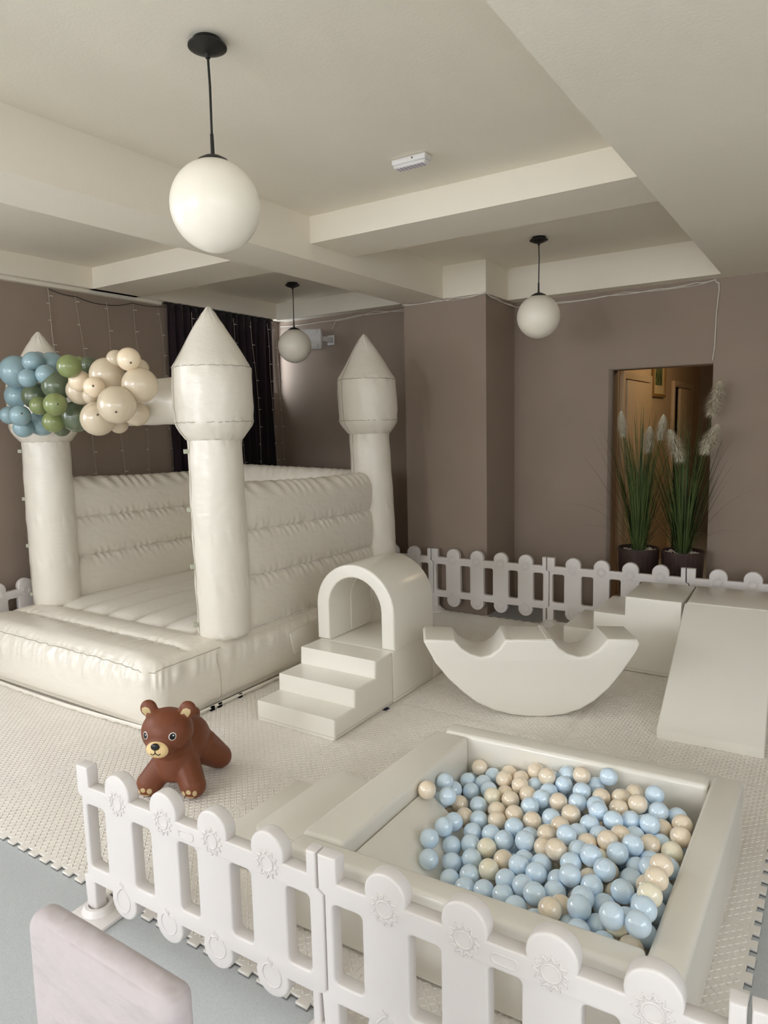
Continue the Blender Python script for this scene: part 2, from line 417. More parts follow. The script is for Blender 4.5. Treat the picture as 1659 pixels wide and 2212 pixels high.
def fruit_emblem(c, kind):
    z0 = 0.105; pts = []
    for i in range(40):
        a = 2*PI*i/40; s = math.sin(a); r = 0.036
        if kind == 0: r = 0.034-0.010*max(0, s)**2+0.012*max(0, math.sin(a))**6      # pear
        if kind == 1: r = 0.036-0.010*math.exp(-((a-PI/2)/0.3)**2)
        if kind == 2: r = 0.036*(1-0.12*max(0, -s)) + 0.003*math.sin(9*a)*max(0, s)
        pts.append((c+r*math.cos(a)*0.95, -0.0226, z0+r*s*(1.2 if kind == 0 else 1.0)))
    top = z0+(0.040 if kind == 0 else 0.028)
    leaf = [(c+0.002, -0.0226, top), (c+0.003, -0.0226, top+0.014), (c-0.010, -0.0226, top+0.024), (c-0.014, -0.0226, top+0.016), (c-0.004, -0.0226, top+0.008)]
    return wire_mesh([pts, leaf], 0.0029, True)
FSUN = [sun_emblem(c) for c in FH]; FFRU = [fruit_emblem(c, k) for c, k in zip(FH, (0, 1, 2, 1))]
FPLATE = wire_mesh([[(p[0], -0.0226, p[1]) for p in rrect(0.455, 0.518, 0.420, 0.446, 0.0125, 5)]], 0.0029, True)
def foot_mesh():
    return lathe([(0.0, 0.042), (0.036, 0.042), (0.042, 0.040), (0.052, 0.028), (0.072, 0.012), (0.084, 0.008), (0.086, 0.0), (0.0, 0.0)], 24)
FFOOT = foot_mesh()
def plate_foot_mesh():
    bm = box_bm(-0.07, 0.10, -0.09, 0.06, 0.0, 0.014, 0.005, 2)
    m2 = lathe([(0.0, 0.014), (0.058, 0.014), (0.046, 0.034), (0.034, 0.034), (0.032, 0.018), (0.0, 0.018)], 24)
    bm.from_mesh(m2); bpy.data.meshes.remove(m2); return from_bm(bm)
for m_ in [FBODY]+FSUN+FFRU+[FPLATE]: m_.materials.append(MT['fence_plastic'])
for m_ in [FBODY]: m_.polygons.foreach_set('use_smooth', [True]*len(m_.polygons)); m_.set_sharp_from_angle(angle=math.radians(38))
for m_ in FSUN+FFRU+[FPLATE]: m_.polygons.foreach_set('use_smooth', [True]*len(m_.polygons))
def fence_panel(label, loc, rz, scale=1.0, group='white plastic fence panels', foot='cone'):
    e = thing('fence_panel', label, 'fence', loc, rz, group); e.scale = (scale,)*3
    def ch(n, me, off=(0, 0, 0)):
        o = bpy.data.objects.new(n, me); COL.objects.link(o); o.parent = e; o.location = off; return o
    b = ch('panel', FBODY, (0, 0, 0.012))
    for me in FSUN: c = ch('sun_emblem', me); c.parent = b
    for me in FFRU: c = ch('fruit_emblem', me); c.parent = b
    c = ch('name_plate', FPLATE); c.parent = b
    if foot == 'plate': link('foot', plate_foot_mesh(), 'fence_plastic', e, 40)
    else:
        f = link('foot', FFOOT.copy(), 'fence_plastic', e, 40); f.location = (-0.012, 0, 0)
    return e
a1, a2 = math.radians(1.8), math.radians(2.6)
p1 = Vector((-2.093, 1.322, FZ))
fence_panel('white plastic picket fence panel in the foreground, behind the covered chair', p1, a1, foot='plate')
p2 = p1+Vector((FP*math.cos(a1), FP*math.sin(a1), 0))
fence_panel('white plastic picket fence panel standing in front of the ball pit', p2, a2)
p3 = p2+Vector((FP*math.cos(a2), FP*math.sin(a2), 0))
fence_panel('white plastic fence panel at the lower right edge, past the ball pit corner', p3, math.radians(6))
# back row in front of the pillar and doorway
bs = 1.025; ba = math.radians(2.6)
q = Vector((-2.955, 5.335, 0.0))
for k, lab in ((-1, 'white plastic fence panel at the back, mostly hidden behind the arch tunnel'),
               (0, 'white plastic fence panel at the back, standing in front of the pillar'),
               (1, 'white plastic fence panel at the back, in front of the doorway with the plants'),
               (2, 'white plastic fence panel at the back right, behind the foam ramp')):
    fence_panel(lab, q+Vector((k*FP*bs*math.cos(ba), k*FP*bs*math.sin(ba), 0)), ba, bs)
fence_panel('white plastic fence panel at the far left, behind the left castle tower', (-5.195, 2.07, 0.0), PI/2)

# ================================================================== BOUNCY CASTLE
castle = thing('bouncy_castle', 'large cream-white inflatable bouncy castle with four pointed towers', 'bouncy castle', (-4.04, 3.86, 0))
CO = Vector((-4.04, 3.86, 0))
def loc_me(me, off=CO):
    me.transform(Matrix.Translation(-off)); return me
CZ = 0.38
def puffy(x0, x1, y0, y1, z0, z1, r, bulge, n=(40, 24, 12), wr=0.004, seamz=None, front=1.0):
    """inflated mattress: rounded box that bulges on every side, with small gathers near its upper seam"""
    bm = bmesh.new(); bmesh.ops.create_cube(bm, size=2)
    me = bpy.data.meshes.new('p'); bm.free()
    c = Vector(((x0+x1)/2, (y0+y1)/2, (z0+z1)/2)); h = Vector(((x1-x0)/2, (y1-y0)/2, (z1-z0)/2))
    vs = []; fs = []
    def face(ax, s):
        o_ = [i for i in range(3) if i != ax]; na, nb = n[o_[0]], n[o_[1]]; base = len(vs)
        for i in range(na+1):
            for j in range(nb+1):
                u = [0, 0, 0]; u[ax] = s; u[o_[0]] = math.sin((2*i/na-1)*PI/2); u[o_[1]] = math.sin((2*j/nb-1)*PI/2)
                p = Vector((u[0]*h.x, u[1]*h.y, u[2]*h.z))
                qv = Vector([max(-(h[k]-r), min(h[k]-r, p[k])) for k in range(3)]); d = p-qv
                nn = d.normalized() if d.length > 1e-9 else Vector()
                p = qv+nn*min(r, 1e9)
                bu = [(1-abs(u[(k+1) % 3])**2.5)*(1-abs(u[(k+2) % 3])**2.5) for k in range(3)]
                p = p+Vector([bulge[k]*u[k]*max(0, bu[k]) for k in range(3)])
                if wr:
                    t_ = p.z/h.z
                    w_ = math.exp(-((t_-0.55)/0.22)**2)
                    ph = p.x*95+p.y*87
                    p += nn*wr*w_*(math.sin(ph+3*math.sin(p.x*23+p.y*19))+0.7*math.sin(ph*0.53+1.7))
                vs.append(c+p)
        for i in range(na):
            for j in range(nb):
                a = base+i*(nb+1)+j; fs.append((a, a+nb+1, a+nb+2, a+1))
    for ax in range(3):
        for s in (-1, 1): face(ax, s)
    me = pyd(vs, fs); bm = bmesh.new(); bm.from_mesh(me)
    bmesh.ops.remove_doubles(bm, verts=bm.verts[:], dist=2e-4); bmesh.ops.recalc_face_normals(bm, faces=bm.faces[:])
    bm.to_mesh(me); bm.free(); return me
CX0, CX1 = -5.06, -3.05
bme0 = puffy(CX0, CX1, 2.335, 4.90, 0.012, CZ, 0.105, (0.022, 0.035, 0.0), (230, 200, 26), 0.0045)
for v in bme0.vertices:                                   # gathers and the cross crease of the front step
    x, y, z = v.co
    if z > CZ-0.09:
        k = min(1.0, (z-CZ+0.09)/0.06); ex = min(1.0, max(0, min(x-CX0, CX1-x)-0.05)/0.15)
        up = 0.030*math.sin(PI*min(1, max(0, (y-2.30)/0.355)))**0.7 if y < 2.655 else 0.026*math.sin(PI*min(1, max(0, (y-2.655)/0.23)))**0.7 if y < 2.885 else -0.012
        g = 0.008*math.sin(x*58+2.6*math.sin(x*13)+y*9)*math.exp(-abs(y-2.655)/0.07)+0.006*math.sin(x*83+2*math.sin(x*21))*math.exp(-((y-2.33)/0.05)**2)
        v.co.z += k*ex*(up-0.030*math.exp(-((y-2.655)/0.018)**2)+(g if abs(y-2.655) > 0.012 else 0))
    elif y < 2.36:
        v.co.y += 0.008*math.sin(x*74+2.2*math.sin(x*17))*math.exp(-((z-CZ+0.05)/0.07)**2)
for v in bme0.vertices:                                   # fuller lower edge, resting almost square on the mat
    x, y, z = v.co
    if z < 0.117:
        t_ = min(1.0, (0.117-z)/0.105); p_ = 0.105*(1-math.sqrt(max(0, 1-t_*t_)))*0.72
        if y < 2.50: v.co.y -= p_
        if x > CX1-0.16: v.co.x += p_
        if x < CX0+0.16: v.co.x -= p_
bme0.update()
ap = link('base', loc_me(bme0), 'inflatable', castle, 179)
def ruffle(a, b, amp, r, n=140):
    return [(a[0]+(b[0]-a[0])*i/n, a[1]+(b[1]-a[1])*i/n+amp*math.sin(i*1.9)*0.4, a[2]+(b[2]-a[2])*i/n+amp*math.sin(i*1.3+math.sin(i*0.7)*2)) for i in range(n+1)]
link('ruffled_seam', loc_me(wire_mesh([ruffle((CX0+0.12, 2.655, CZ-0.008), (CX1-0.16, 2.655, CZ-0.008), 0.003, 0)], 0.011)), 'inflatable_floor', castle, 179)
sbt = BVHTree.FromPolygons([v.co.copy() for v in bme0.vertices], [tuple(p.vertices) for p in bme0.polygons])
def on_base(p):
    h = sbt.find_nearest(Vector(p)-CO); return h[0]+h[1]*0.001
sp = [on_base((CX0+0.1+(CX1-0.10-CX0-0.1)*i/60, 2.32, CZ+0.005-0.03*math.exp(-(60-i)/6))) for i in range(61)]
sp += [on_base((CX1-0.02, 2.36+0.5*i/20, CZ-0.03)) for i in range(21)]
link('front_seam', wire_mesh([sp], 0.0022), 'stitch', ap, 179)
link('side_seam', wire_mesh([[on_base((CX1+0.05, 2.80+0.02*i/14, 0.36-0.34*i/14)) for i in range(15)]], 0.0018), 'stitch', ap, 179)
# flap around the foot of the castle
def skirt():
    path = []
    for i in range(60): path.append((CX0+0.05+(CX1-0.13-CX0-0.05)*i/59, 2.338-0.028*math.sin(PI*i/59)))
    path += [(CX1-0.06, 2.36), (CX1-0.015, 2.42)]
    for i in range(1, 70): path.append((CX1+0.02*math.sin(PI*i/69)+0.004, 2.42+(4.86-2.42)*i/69))
    def f(u, v):
        k = min(int(round(u*(len(path)-1))), len(path)-1); x, y = path[k]; w = hsh(k, 3.1)
        lift = 0.012+0.010*w
        if v < 0.34: return (x, y, 0.030)
        if v < 0.67: return (x+(0.012 if k > 60 else 0.0), y-(0.014 if k <= 60 else 0), lift)
        return (x+(0.004 if k > 60 else 0), y-(0.006 if k <= 60 else 0), lift-0.007)
    return grid(len(path), 4, f)
link('bottom_flap', loc_me(skirt()), 'inflatable', castle, 179)
fl = bmesh.new()
for yy in (2.72, 2.78, 2.95): box_bm(CX1+0.004, CX1+0.024, yy, yy+0.03, 0.0, 0.028, 0.003, 1, fl)
link('flap_gap_shade', loc_me(from_bm(fl)), 'gap_shade_paint', castle, 35)  # black blocks painted as the shaded gaps along the bottom flap
link('patch', loc_me(from_bm(hexa_bm([(CX1+0.028, 3.46, 0.13), (CX1+0.036, 3.46, 0.13), (CX1+0.036, 3.72, 0.15), (CX1+0.028, 3.72, 0.15),
     (CX1+0.018, 3.44, 0.28), (CX1+0.026, 3.44, 0.28), (CX1+0.024, 3.74, 0.31), (CX1+0.016, 3.74, 0.31)], 0.003, 2))), 'inflatable', castle, 60)
# jumping floor made of lengthwise tubes: each tube a part
xs = [-4.86, -4.555, -4.257, -3.959, -3.655, -3.35, -3.10]
for a, b in zip(xs, xs[1:]):
    def f(u, v, a=a, b=b):
        y = 2.885+(4.80-2.885)*u; t_ = 2*v-1
        e = 1-math.exp(-((u)/0.03))*0.9
        z = CZ-0.02+0.062*math.sqrt(max(0, 1-t_*t_))*e+0.004*math.sin(y*45+a*31)*math.exp(-((abs(t_)-0.85)/0.12)**2)
        if v in (0.0, 1.0): z -= 0.02
        return ((a+b)/2+t_*(b-a)/2, y, z)
    link('floor_tube', loc_me(grid(70, 18, f)), 'inflatable_floor', castle, 179)
    link('tube_seam', loc_me(wire_mesh([ruffle((b, 2.90, CZ-0.012), (b, 4.7, CZ-0.012), 0.003, 0, 100)], 0.006)), 'inflatable_floor', castle, 179)
# walls of three stacked tubes
ZS = [CZ-0.03, 0.71, 1.015, 1.325]
def wall_mesh(p0, p1, sag=0.03, th=0.105):
    d = Vector((p1[0]-p0[0], p1[1]-p0[1], 0)); L = d.length; d.normalize(); nrm = Vector((d.y, -d.x, 0))
    NP = 30; NL = int(L/0.012)
    def side(k, top=False):
        return ZS[k], ZS[k+1]
    prof = []
    for k in range(3):
        z0, z1 = ZS[k], ZS[k+1]
        for i in range(NP):
            t_ = -1+2*i/NP
            if k == 2 and t_ > 0: break
            prof.append((0.055+(th-0.055)*math.sqrt(max(0, 1-t_*t_))**0.9, (z0+z1)/2+t_*(z1-z0)/2, min(abs(t_+1), abs(1-t_))))
    z0, z1 = ZS[2], ZS[3]
    for i in range(16):
        a = i/15*PI/2; prof.append((th*math.cos(a), (z0+z1)/2+math.sin(a)*(z1-z0)/2, 0.25+0.6*math.sin(a)*0+0.35))
    loop = [(w, z, s) for w, z, s in prof]+[(-w, z, s) for w, z, s in reversed(prof[:-1])]
    def f(u, v):
        k = min(int(round(v*(len(loop)-1))), len(loop)-1); w, z, s = loop[k]; y = u*L
        wr = 0.0
        if s < 0.5: wr = 0.0095*math.exp(-s/0.20)*(1 if s > 0.03 else 0.2)*(math.sin(y*70+2.5*math.sin(y*17+z*9)+z*40)+0.6*math.sin(y*121+z*23))
        if z > ZS[3]-0.10: wr += 0.008*math.sin(y*62+3*math.sin(y*9)+ (z*30))*min(1, (z-ZS[3]+0.10)/0.06)*(1 if w > 0 else -1)
        sg = -sag*math.sin(PI*u)*0.6-0.045*u
        zz = z+sg*(z-ZS[0])/(ZS[3]-ZS[0])
        ed = min(u, 1-u)*L; pin = 1-0.25*math.exp(-(ed-0.15)/0.05) if ed > 0.15 else 0.75
        p = Vector((p0[0], p0[1], 0))+d*y+nrm*(w*pin+math.copysign(wr, w)*math.copysign(1, wr) * (1 if True else 1))
        return (p.x, p.y, zz+(wr*0.6 if abs(w) < 0.06 else 0))
    return grid(NL, len(loop), f)
TWR = {'fr': (-3.185, 3.01), 'fl': (-4.895, 2.955), 'br': (-3.18, 4.72), 'bl': (-4.895, 4.72)}
link('side_wall', loc_me(wall_mesh(TWR['fr'], TWR['br'])), 'inflatable', castle, 179)
link('side_wall', loc_me(wall_mesh(TWR['fl'], TWR['bl'])), 'inflatable', castle, 179)
link('back_wall', loc_me(wall_mesh((TWR['bl'][0], TWR['bl'][1]), TWR['br'], 0.0)), 'inflatable', castle, 179)
# towers
R0 = 0.163
def wr_col(seed, seams):
    def fn(r, z, a):
        if r < 1e-4: return r
        w = 0.0
        for s in seams:
            w += 0.0055*math.exp(-abs(z-s)/0.035)*math.sin(a*22+3*math.sin(a*5+seed)+z*30)
        w += 0.0032*math.sin(a*3+z*14+seed)*math.sin(z*9+seed)
        return r+w
    return fn
LEAN = {'fr': 0.0, 'fl': 0.015, 'br': -0.055, 'bl': 0.0}
def tower(key, seed, base=CZ-0.01, tip=2.372):
    x, y = TWR[key]; sx = x-CO.x; sy = y-CO.y
    prof = [(0.10, base), (R0-0.012, base+0.004), (R0, base+0.03), (R0+0.004, 0.7), (R0+0.003, 1.2), (R0-0.002, 1.585)]
    col = link('tower', lathe(densify(prof, 0.022), 72, (sx, sy, 0), wr_col(seed, (base, 0.71, 1.015, 1.585))), 'inflatable', castle, 179)
    tp = [(R0-0.012, 1.578), (R0+0.008, 1.592), (0.205, 1.632), (0.226, 1.665), (0.232, 1.69), (0.238, 1.78), (0.237, 1.92), (0.230, 2.01)]
    tu = link('turret', lathe(densify(tp, 0.018), 72, (sx, sy, 0), wr_col(seed+2, (1.585, 1.69, 2.01))), 'inflatable', col, 179)
    cp = [(0.230, 2.01), (0.222, 2.032), (0.150, 2.155), (0.082, 2.268), (0.016, tip-0.012), (0.006, tip-0.002), (0.0, tip)]
    link('cone_roof', lathe(densify(cp, 0.018), 72, (sx, sy, 0), wr_col(seed+4, (2.01, 2.33))), 'inflatable', col, 179)
    rings = []
    for zz, rr in ((1.69, 0.2335), (2.012, 0.2315)):
        rings.append([(sx+rr*math.cos(2*PI*i/72), sy+rr*math.sin(2*PI*i/72), zz+0.003*math.sin(i*2.3)) for i in range(72)])
    link('turret_seam', wire_mesh(rings, 0.0022, True), 'stitch', tu, 179)
    sa = -1.95
    pts = [(sx+(r+0.0015)*math.cos(sa), sy+(r+0.0015)*math.sin(sa), z) for r, z in densify(prof[2:], 0.05)]
    pts2 = [(sx+(r+0.0015)*math.cos(sa), sy+(r+0.0015)*math.sin(sa), z) for r, z in densify(tp[1:], 0.03)+densify(cp[1:-2], 0.03)]
    link('tower_seam', wire_mesh([pts, pts2], 0.0018), 'stitch', col, 179)
    if key in ('fr', 'fl'):
        aa = sa-0.18 if key == 'fr' else -2.45
        for zz in (1.52, 1.17, 0.82, 0.455):
            tb = box('velcro_tab', -0.004, 0.022, -0.018, 0.018, -0.013, 0.013, 'velcro', col, 0.002, 1)
            tb.location = (sx+(R0+0.004)*math.cos(aa), sy+(R0+0.004)*math.sin(aa), zz); tb.rotation_euler = (0, 0, aa)
    for o_ in [col]+list(col.children)+[g for c in col.children for g in c.children]:
        if o_.name.startswith('velcro'): continue
        for v in o_.data.vertices:
            t_ = max(0, v.co.z-0.6)/1.77; v.co.x += LEAN[key]*t_*cr.x; v.co.y += LEAN[key]*t_*cr.y
    return col
for key, sd in (('fr', 0.3), ('fl', 1.9), ('br', 3.3), ('bl', 5.0)): tower(key, sd)
# crossbar between the two front towers
xa, xb = TWR['fl'][0]+0.15, TWR['fr'][0]-0.15
def fb(u, v):
    a = 2*PI*v; x = xa+(xb-xa)*u; r = 0.146+0.003*math.sin(a*9+x*14)*math.exp(-min(u, 1-u)/0.06)+0.0015*math.sin(x*30+a*4)
    return (x-CO.x, 2.985+(3.01-2.955)*(u-0.5)+r*math.cos(a)-CO.y, 1.83+r*math.sin(a))
link('crossbar', grid(90, 48, fb, False, True), 'inflatable', castle, 179)

# ================================================================== BALLOON GARLAND
BAL = [  # pixel column, row, radius measured in the photo were turned into metres: x, y, z, radius, colour, label
(-4.718,2.690,2.065,0.109,'b',(0.05,1.00,-0.30),'largest dusty blue balloon, at the upper left end of the garland'),
(-4.431,2.643,2.107,0.067,'b',(-0.09,1.00,-0.29),'medium dusty blue balloon on top of the garland, between two larger blue ones'),
(-4.399,2.578,2.001,0.059,'b',(0.09,1.00,0.28),'small dusty blue balloon in front of the largest blue balloon, at its lower right'),
(-4.447,2.777,2.105,0.078,'b',(0.02,1.00,0.17),'large dusty blue balloon at the top back, next to the upper olive balloon'),
(-4.303,2.645,2.020,0.064,'b',(-0.07,1.00,-0.30),'medium dusty blue balloon just above the large dark green balloon'),
(-4.842,2.767,1.908,0.097,'b',(0.03,1.00,-0.23),'large dusty blue balloon below the largest blue one, half covered'),
(-4.785,2.647,1.774,0.060,'b',(0.05,1.00,-0.28),'small dusty blue balloon at the extreme lower left of the garland'),
(-4.520,2.573,1.766,0.067,'b',(1.05,-0.39,0.19),'dusty blue balloon with dark tip, lower left front of the garland'),
(-4.615,2.644,1.686,0.065,'b',(0.08,1.00,-0.26),'lowest dusty blue balloon, hanging over the left turret'),
(-4.606,2.772,1.716,0.087,'b',(0.10,1.00,0.06),'large shaded blue balloon at the bottom, behind the lowest olive balloon'),
(-4.625,2.795,2.156,0.045,'b',(0.10,1.00,0.08),'small blue balloon peeking out at the very top, behind other blue ones'),
(-3.936,2.572,2.046,0.070,'o',(0.10,1.00,0.30),'bright olive green balloon at the top of the garland'),
(-4.059,2.790,2.073,0.054,'g',(-0.03,1.00,-0.28),'small dark green balloon at the top, beside the big beige balloon'),
(-4.175,2.799,2.100,0.038,'o',(0.04,1.00,-0.29),'tiny olive balloon peeking out at the top between two green ones'),
(-4.275,2.698,1.951,0.095,'g',(-0.01,1.00,-0.07),'largest dark green balloon in the middle of the garland'),
(-4.530,2.701,1.894,0.089,'g',(0.09,1.00,-0.23),'dark green balloon left of the largest green one'),
(-4.409,2.646,1.827,0.061,'o',(-0.10,1.00,-0.17),'olive balloon at the left, half behind the olive balloon with dark tip'),
(-4.110,2.571,1.824,0.072,'o',(1.09,-0.43,-0.03),'olive balloon with dark tip in the lower middle front'),
(-4.260,2.643,1.718,0.068,'o',(-0.06,1.00,-0.21),'lowest olive green balloon at the bottom of the garland'),
(-4.186,2.764,1.751,0.101,'g',(0.03,1.00,0.18),'big dark green balloon at the lower middle, next to beige ones'),
(-4.410,2.789,1.680,0.057,'g',(-0.03,1.00,-0.26),'small dark green balloon at the bottom, behind the lowest olive one'),
(-3.949,2.644,1.962,0.065,'c',(-0.10,1.00,0.27),'light cream balloon touching the largest green balloon'),
(-3.714,2.576,1.911,0.062,'c',(0.58,-0.47,0.04),'small cream balloon with dark tip at the centre front'),
(-3.848,2.650,1.868,0.054,'t',(-0.04,1.00,0.12),'small beige balloon tucked under the cream balloon with dark tip'),
(-4.034,2.702,1.907,0.087,'t',(-0.09,1.00,-0.29),'beige balloon half hidden behind the light cream balloon'),
(-3.747,2.695,1.990,0.101,'t',(-0.07,1.00,-0.30),'big beige balloon at the upper middle right'),
(-3.466,2.643,2.059,0.067,'c',(0.90,-0.50,-0.39),'topmost cream balloon with dark tip'),
(-3.687,2.720,2.081,0.055,'t',(-0.04,1.00,0.16),'small beige balloon behind the topmost cream balloon, on its left'),
(-3.561,2.791,2.024,0.053,'t',(0.09,1.00,-0.26),'small beige balloon at the top right, behind the rightmost big one'),
(-3.446,2.695,1.914,0.101,'t',(-0.01,1.00,-0.30),'big beige balloon at the right end of the garland'),
(-3.479,2.551,1.798,0.107,'t',(0.71,-0.59,-0.38),'largest beige balloon with dark tip, right front of the garland'),
(-3.768,2.624,1.728,0.103,'t',(0.67,-0.47,0.16),'big beige balloon with dark tip at the lower right front'),
(-3.606,2.779,1.752,0.075,'t',(0.05,1.00,-0.30),'shaded beige balloon at the lower right, behind the largest beige one'),
(-3.796,2.789,1.692,0.057,'t',(-0.03,1.00,0.11),'small shaded beige balloon at the bottom right'),
]
tip_me = lathe([(0.0, 0.0025), (0.004, 0.002), (0.0075, 0.0), (0.0075, -0.003), (0, -0.003)], 10); tip_me.materials.append(MT['balloon_tip'])
bal_me = {}
def balloon_mesh(kind):
    if kind not in bal_me:
        pr = [(math.sin(PI*i/20)*(1+0.03*math.cos(PI*i/20)), -math.cos(PI*i/20)*1.04) for i in range(21)]
        pr[0] = (0, pr[0][1]); pr[-1] = (0, pr[-1][1])
        me = lathe(pr, 32); me.materials.append(MT[kind]); me.polygons.foreach_set('use_smooth', [True]*len(me.polygons)); bal_me[kind] = me
    return bal_me[kind]
KN = {'b': 'balloon_blue', 'g': 'balloon_green', 'o': 'balloon_olive', 't': 'balloon_beige', 'c': 'balloon_cream'}
for x, y, z, r, k, tipdir, lab in BAL:
    o = bpy.data.objects.new('balloon', balloon_mesh(KN[k])); COL.objects.link(o)
    tag(o, lab, 'balloon', 'balloon garland on the castle crossbar')
    o.location = (x, y, z); o.scale = (r, r, r)
    d = Vector(tipdir).normalized()
    o.rotation_euler = d.to_track_quat('Z', 'Y').to_euler()
    c = bpy.data.objects.new('tip', tip_me); COL.objects.link(c); c.parent = o; c.location = (0, 0, 1.04); c.scale = (1/r*0.9,)*3

# ================================================================== FOAM SOFT PLAY
def foam(name, me, parent=None): return link(name, me, 'vinyl_foam', parent, 38)
SX0, SX1 = -2.712, -2.160
# three-step foam stairs
prof = [(2.775, 0.002), (3.352, 0.002), (3.352, 0.318), (3.172, 0.318), (3.166, 0.216), (2.966, 0.216), (2.960, 0.118), (2.775, 0.118)]
st = foam('foam_steps', shape2d([prof], (SX1-SX0)/2, 0.012, 3, 'x'))
tag(st, 'cream foam block of three steps leading up to the arch tunnel', 'foam steps'); st.location = ((SX0+SX1)/2, 0, 0)
hw = (SX1-SX0)/2
link('bottom_seam', wire_mesh([[(hw+0.0005, 2.79, 0.022), (hw+0.0005, 3.34, 0.022)], [(-hw, 2.774, 0.018), (hw, 2.774, 0.018)]], 0.0015), 'vinyl_seam', st, 179)
box('care_label', hw, hw+0.02, 3.24, 3.28, 0.003, 0.006, 'ink', st)
bk = foam('foam_block', from_bm(box_bm(SX0, SX1, 3.360, 3.838, 0.002, 0.318, 0.008, 3)))
tag(bk, 'low square cream foam block carrying the arch tunnel', 'foam block')
link('bottom_seam', wire_mesh([[(SX1+0.0005, 3.37, 0.024), (SX1+0.0005, 3.83, 0.024)]], 0.0015), 'vinyl_seam', bk, 179)
# arch tunnel
ax, zb0 = 0.0, 0.320; ro = 0.287; ri = 0.195; zc = 0.540
outer = [(-ro, zb0), (-ri, zb0), (-ri, zc)]+[(ri*math.cos(math.radians(a)), zc+ri*math.sin(math.radians(a))) for a in range(170, 0, -10)]+[(ri, zc), (ri, zb0), (ro, zb0), (ro, zc)]
outer += [(ro*math.cos(math.radians(a)), zc+(ro-0.012)*math.sin(math.radians(a))) for a in range(8, 180, 8)]+[(-ro, zc)]
ar = foam('foam_arch', shape2d([outer], 0.238, 0.012, 3, 'y'))
tag(ar, 'cream foam arch tunnel standing on the low foam block', 'foam arch'); ar.location = ((SX0+SX1)/2-0.002, 3.600, 0.0)
link('inner_seam', wire_mesh([[(-ri+0.001, 0, zb0+0.01), (-ri+0.001, 0, zc)]+[((ri-0.001)*math.cos(math.radians(a)), 0, zc+(ri-0.001)*math.sin(math.radians(a))) for a in range(170, 0, -10)]+[(ri-0.001, 0, zc), (ri-0.001, 0, zb0+0.01)]], 0.0025), 'vinyl_foam', ar, 179)
rp = foam('foam_slide', shape2d([[(3.846, 0.002), (4.46, 0.002), (4.46, 0.045), (4.02, 0.250), (3.846, 0.300)]], hw, 0.010, 3, 'x'))
tag(rp, 'cream foam slide wedge sloping down behind the arch tunnel', 'foam slide'); rp.location = ((SX0+SX1)/2, 0, 0)

# rocker
ra = math.radians(31.0)
RK = [(-0.603,0.440),(-0.539,0.316),(-0.467,0.225),(-0.388,0.148),(-0.310,0.086),(-0.213,0.039),(-0.115,0.012),(-0.018,0.001),(0.079,0.000),(0.176,0.010),(0.272,0.043),(0.343,0.087),(0.426,0.162),(0.490,0.246),(0.542,0.324),(0.577,0.380),(0.591,0.417),(0.575,0.442),(0.415,0.447),(0.363,0.385),(0.304,0.352),(0.256,0.346),(0.196,0.365),(0.148,0.399),(0.110,0.447),(-0.149,0.450),(-0.187,0.394),(-0.236,0.361),(-0.284,0.351),(-0.344,0.370),(-0.392,0.403),(-0.430,0.449),(-0.591,0.455)]
rk = foam('foam_rocker', shape2d([RK], 0.135, 0.014, 3, 'y'))
tag(rk, 'cream half-moon foam rocker with two scooped seats', 'foam rocker')
rc = Vector((-1.38, 3.58, 0.0)); nb = Vector((-math.sin(ra), math.cos(ra), 0))
rk.location = rc+nb*0.135+Vector((0, 0, 0.002)); rk.rotation_euler = (0, 0, ra)
tw = (-0.149,0.110,0.448)
for sgn in (-1, 1):
    b_ = box('top_strap', tw[0]+0.004 if sgn < 0 else tw[1]-0.03, tw[0]+0.03 if sgn < 0 else tw[1]-0.004, -0.136, 0.136, tw[2]-0.004, tw[2]+0.003, 'vinyl_foam', rk, 0.002, 1)

# right-hand steps, block and ramp
pr2 = [(-1.752, 0.002), (-0.790, 0.002), (-0.790, 0.503), (-1.135, 0.503), (-1.137, 0.376), (-1.341, 0.376), (-1.343, 0.246), (-1.547, 0.246), (-1.549, 0.122), (-1.752, 0.122)]
s2 = foam('foam_steps', shape2d([pr2], 0.249, 0.009, 3, 'y'))
tag(s2, 'tall cream foam block of four steps beside the long ramp', 'foam steps'); s2.location = (0, 4.836, 0)
link('bottom_seam', wire_mesh([[(-1.74, -0.2495, 0.024), (-0.80, -0.2495, 0.024)]], 0.0015), 'vinyl_seam', s2, 179)
rr = math.radians(2.5)
b3 = foam('foam_block', from_bm(box_bm(0.0, 0.497, 0.0, 0.50, 0.002, 0.503, 0.008, 3)))
tag(b3, 'tall square cream foam block at the top of the long ramp', 'foam block'); b3.location = (-0.765, 4.612, 0); b3.rotation_euler = (0, 0, rr)
r3 = foam('foam_ramp', shape2d([[(3.648-4.6, 0.002), (0.0, 0.002), (0.0, 0.495), (-0.012, 0.500), (3.655-4.6, 0.056), (3.648-4.6, 0.050)]], 0.2485, 0.010, 3, 'x'))
tag(r3, 'long cream foam ramp sloping down toward the ball pit', 'foam ramp')
r3.location = (-0.775+0.2485*math.cos(rr), 4.606+0.2485*math.sin(rr), 0); r3.rotation_euler = (0, 0, rr)

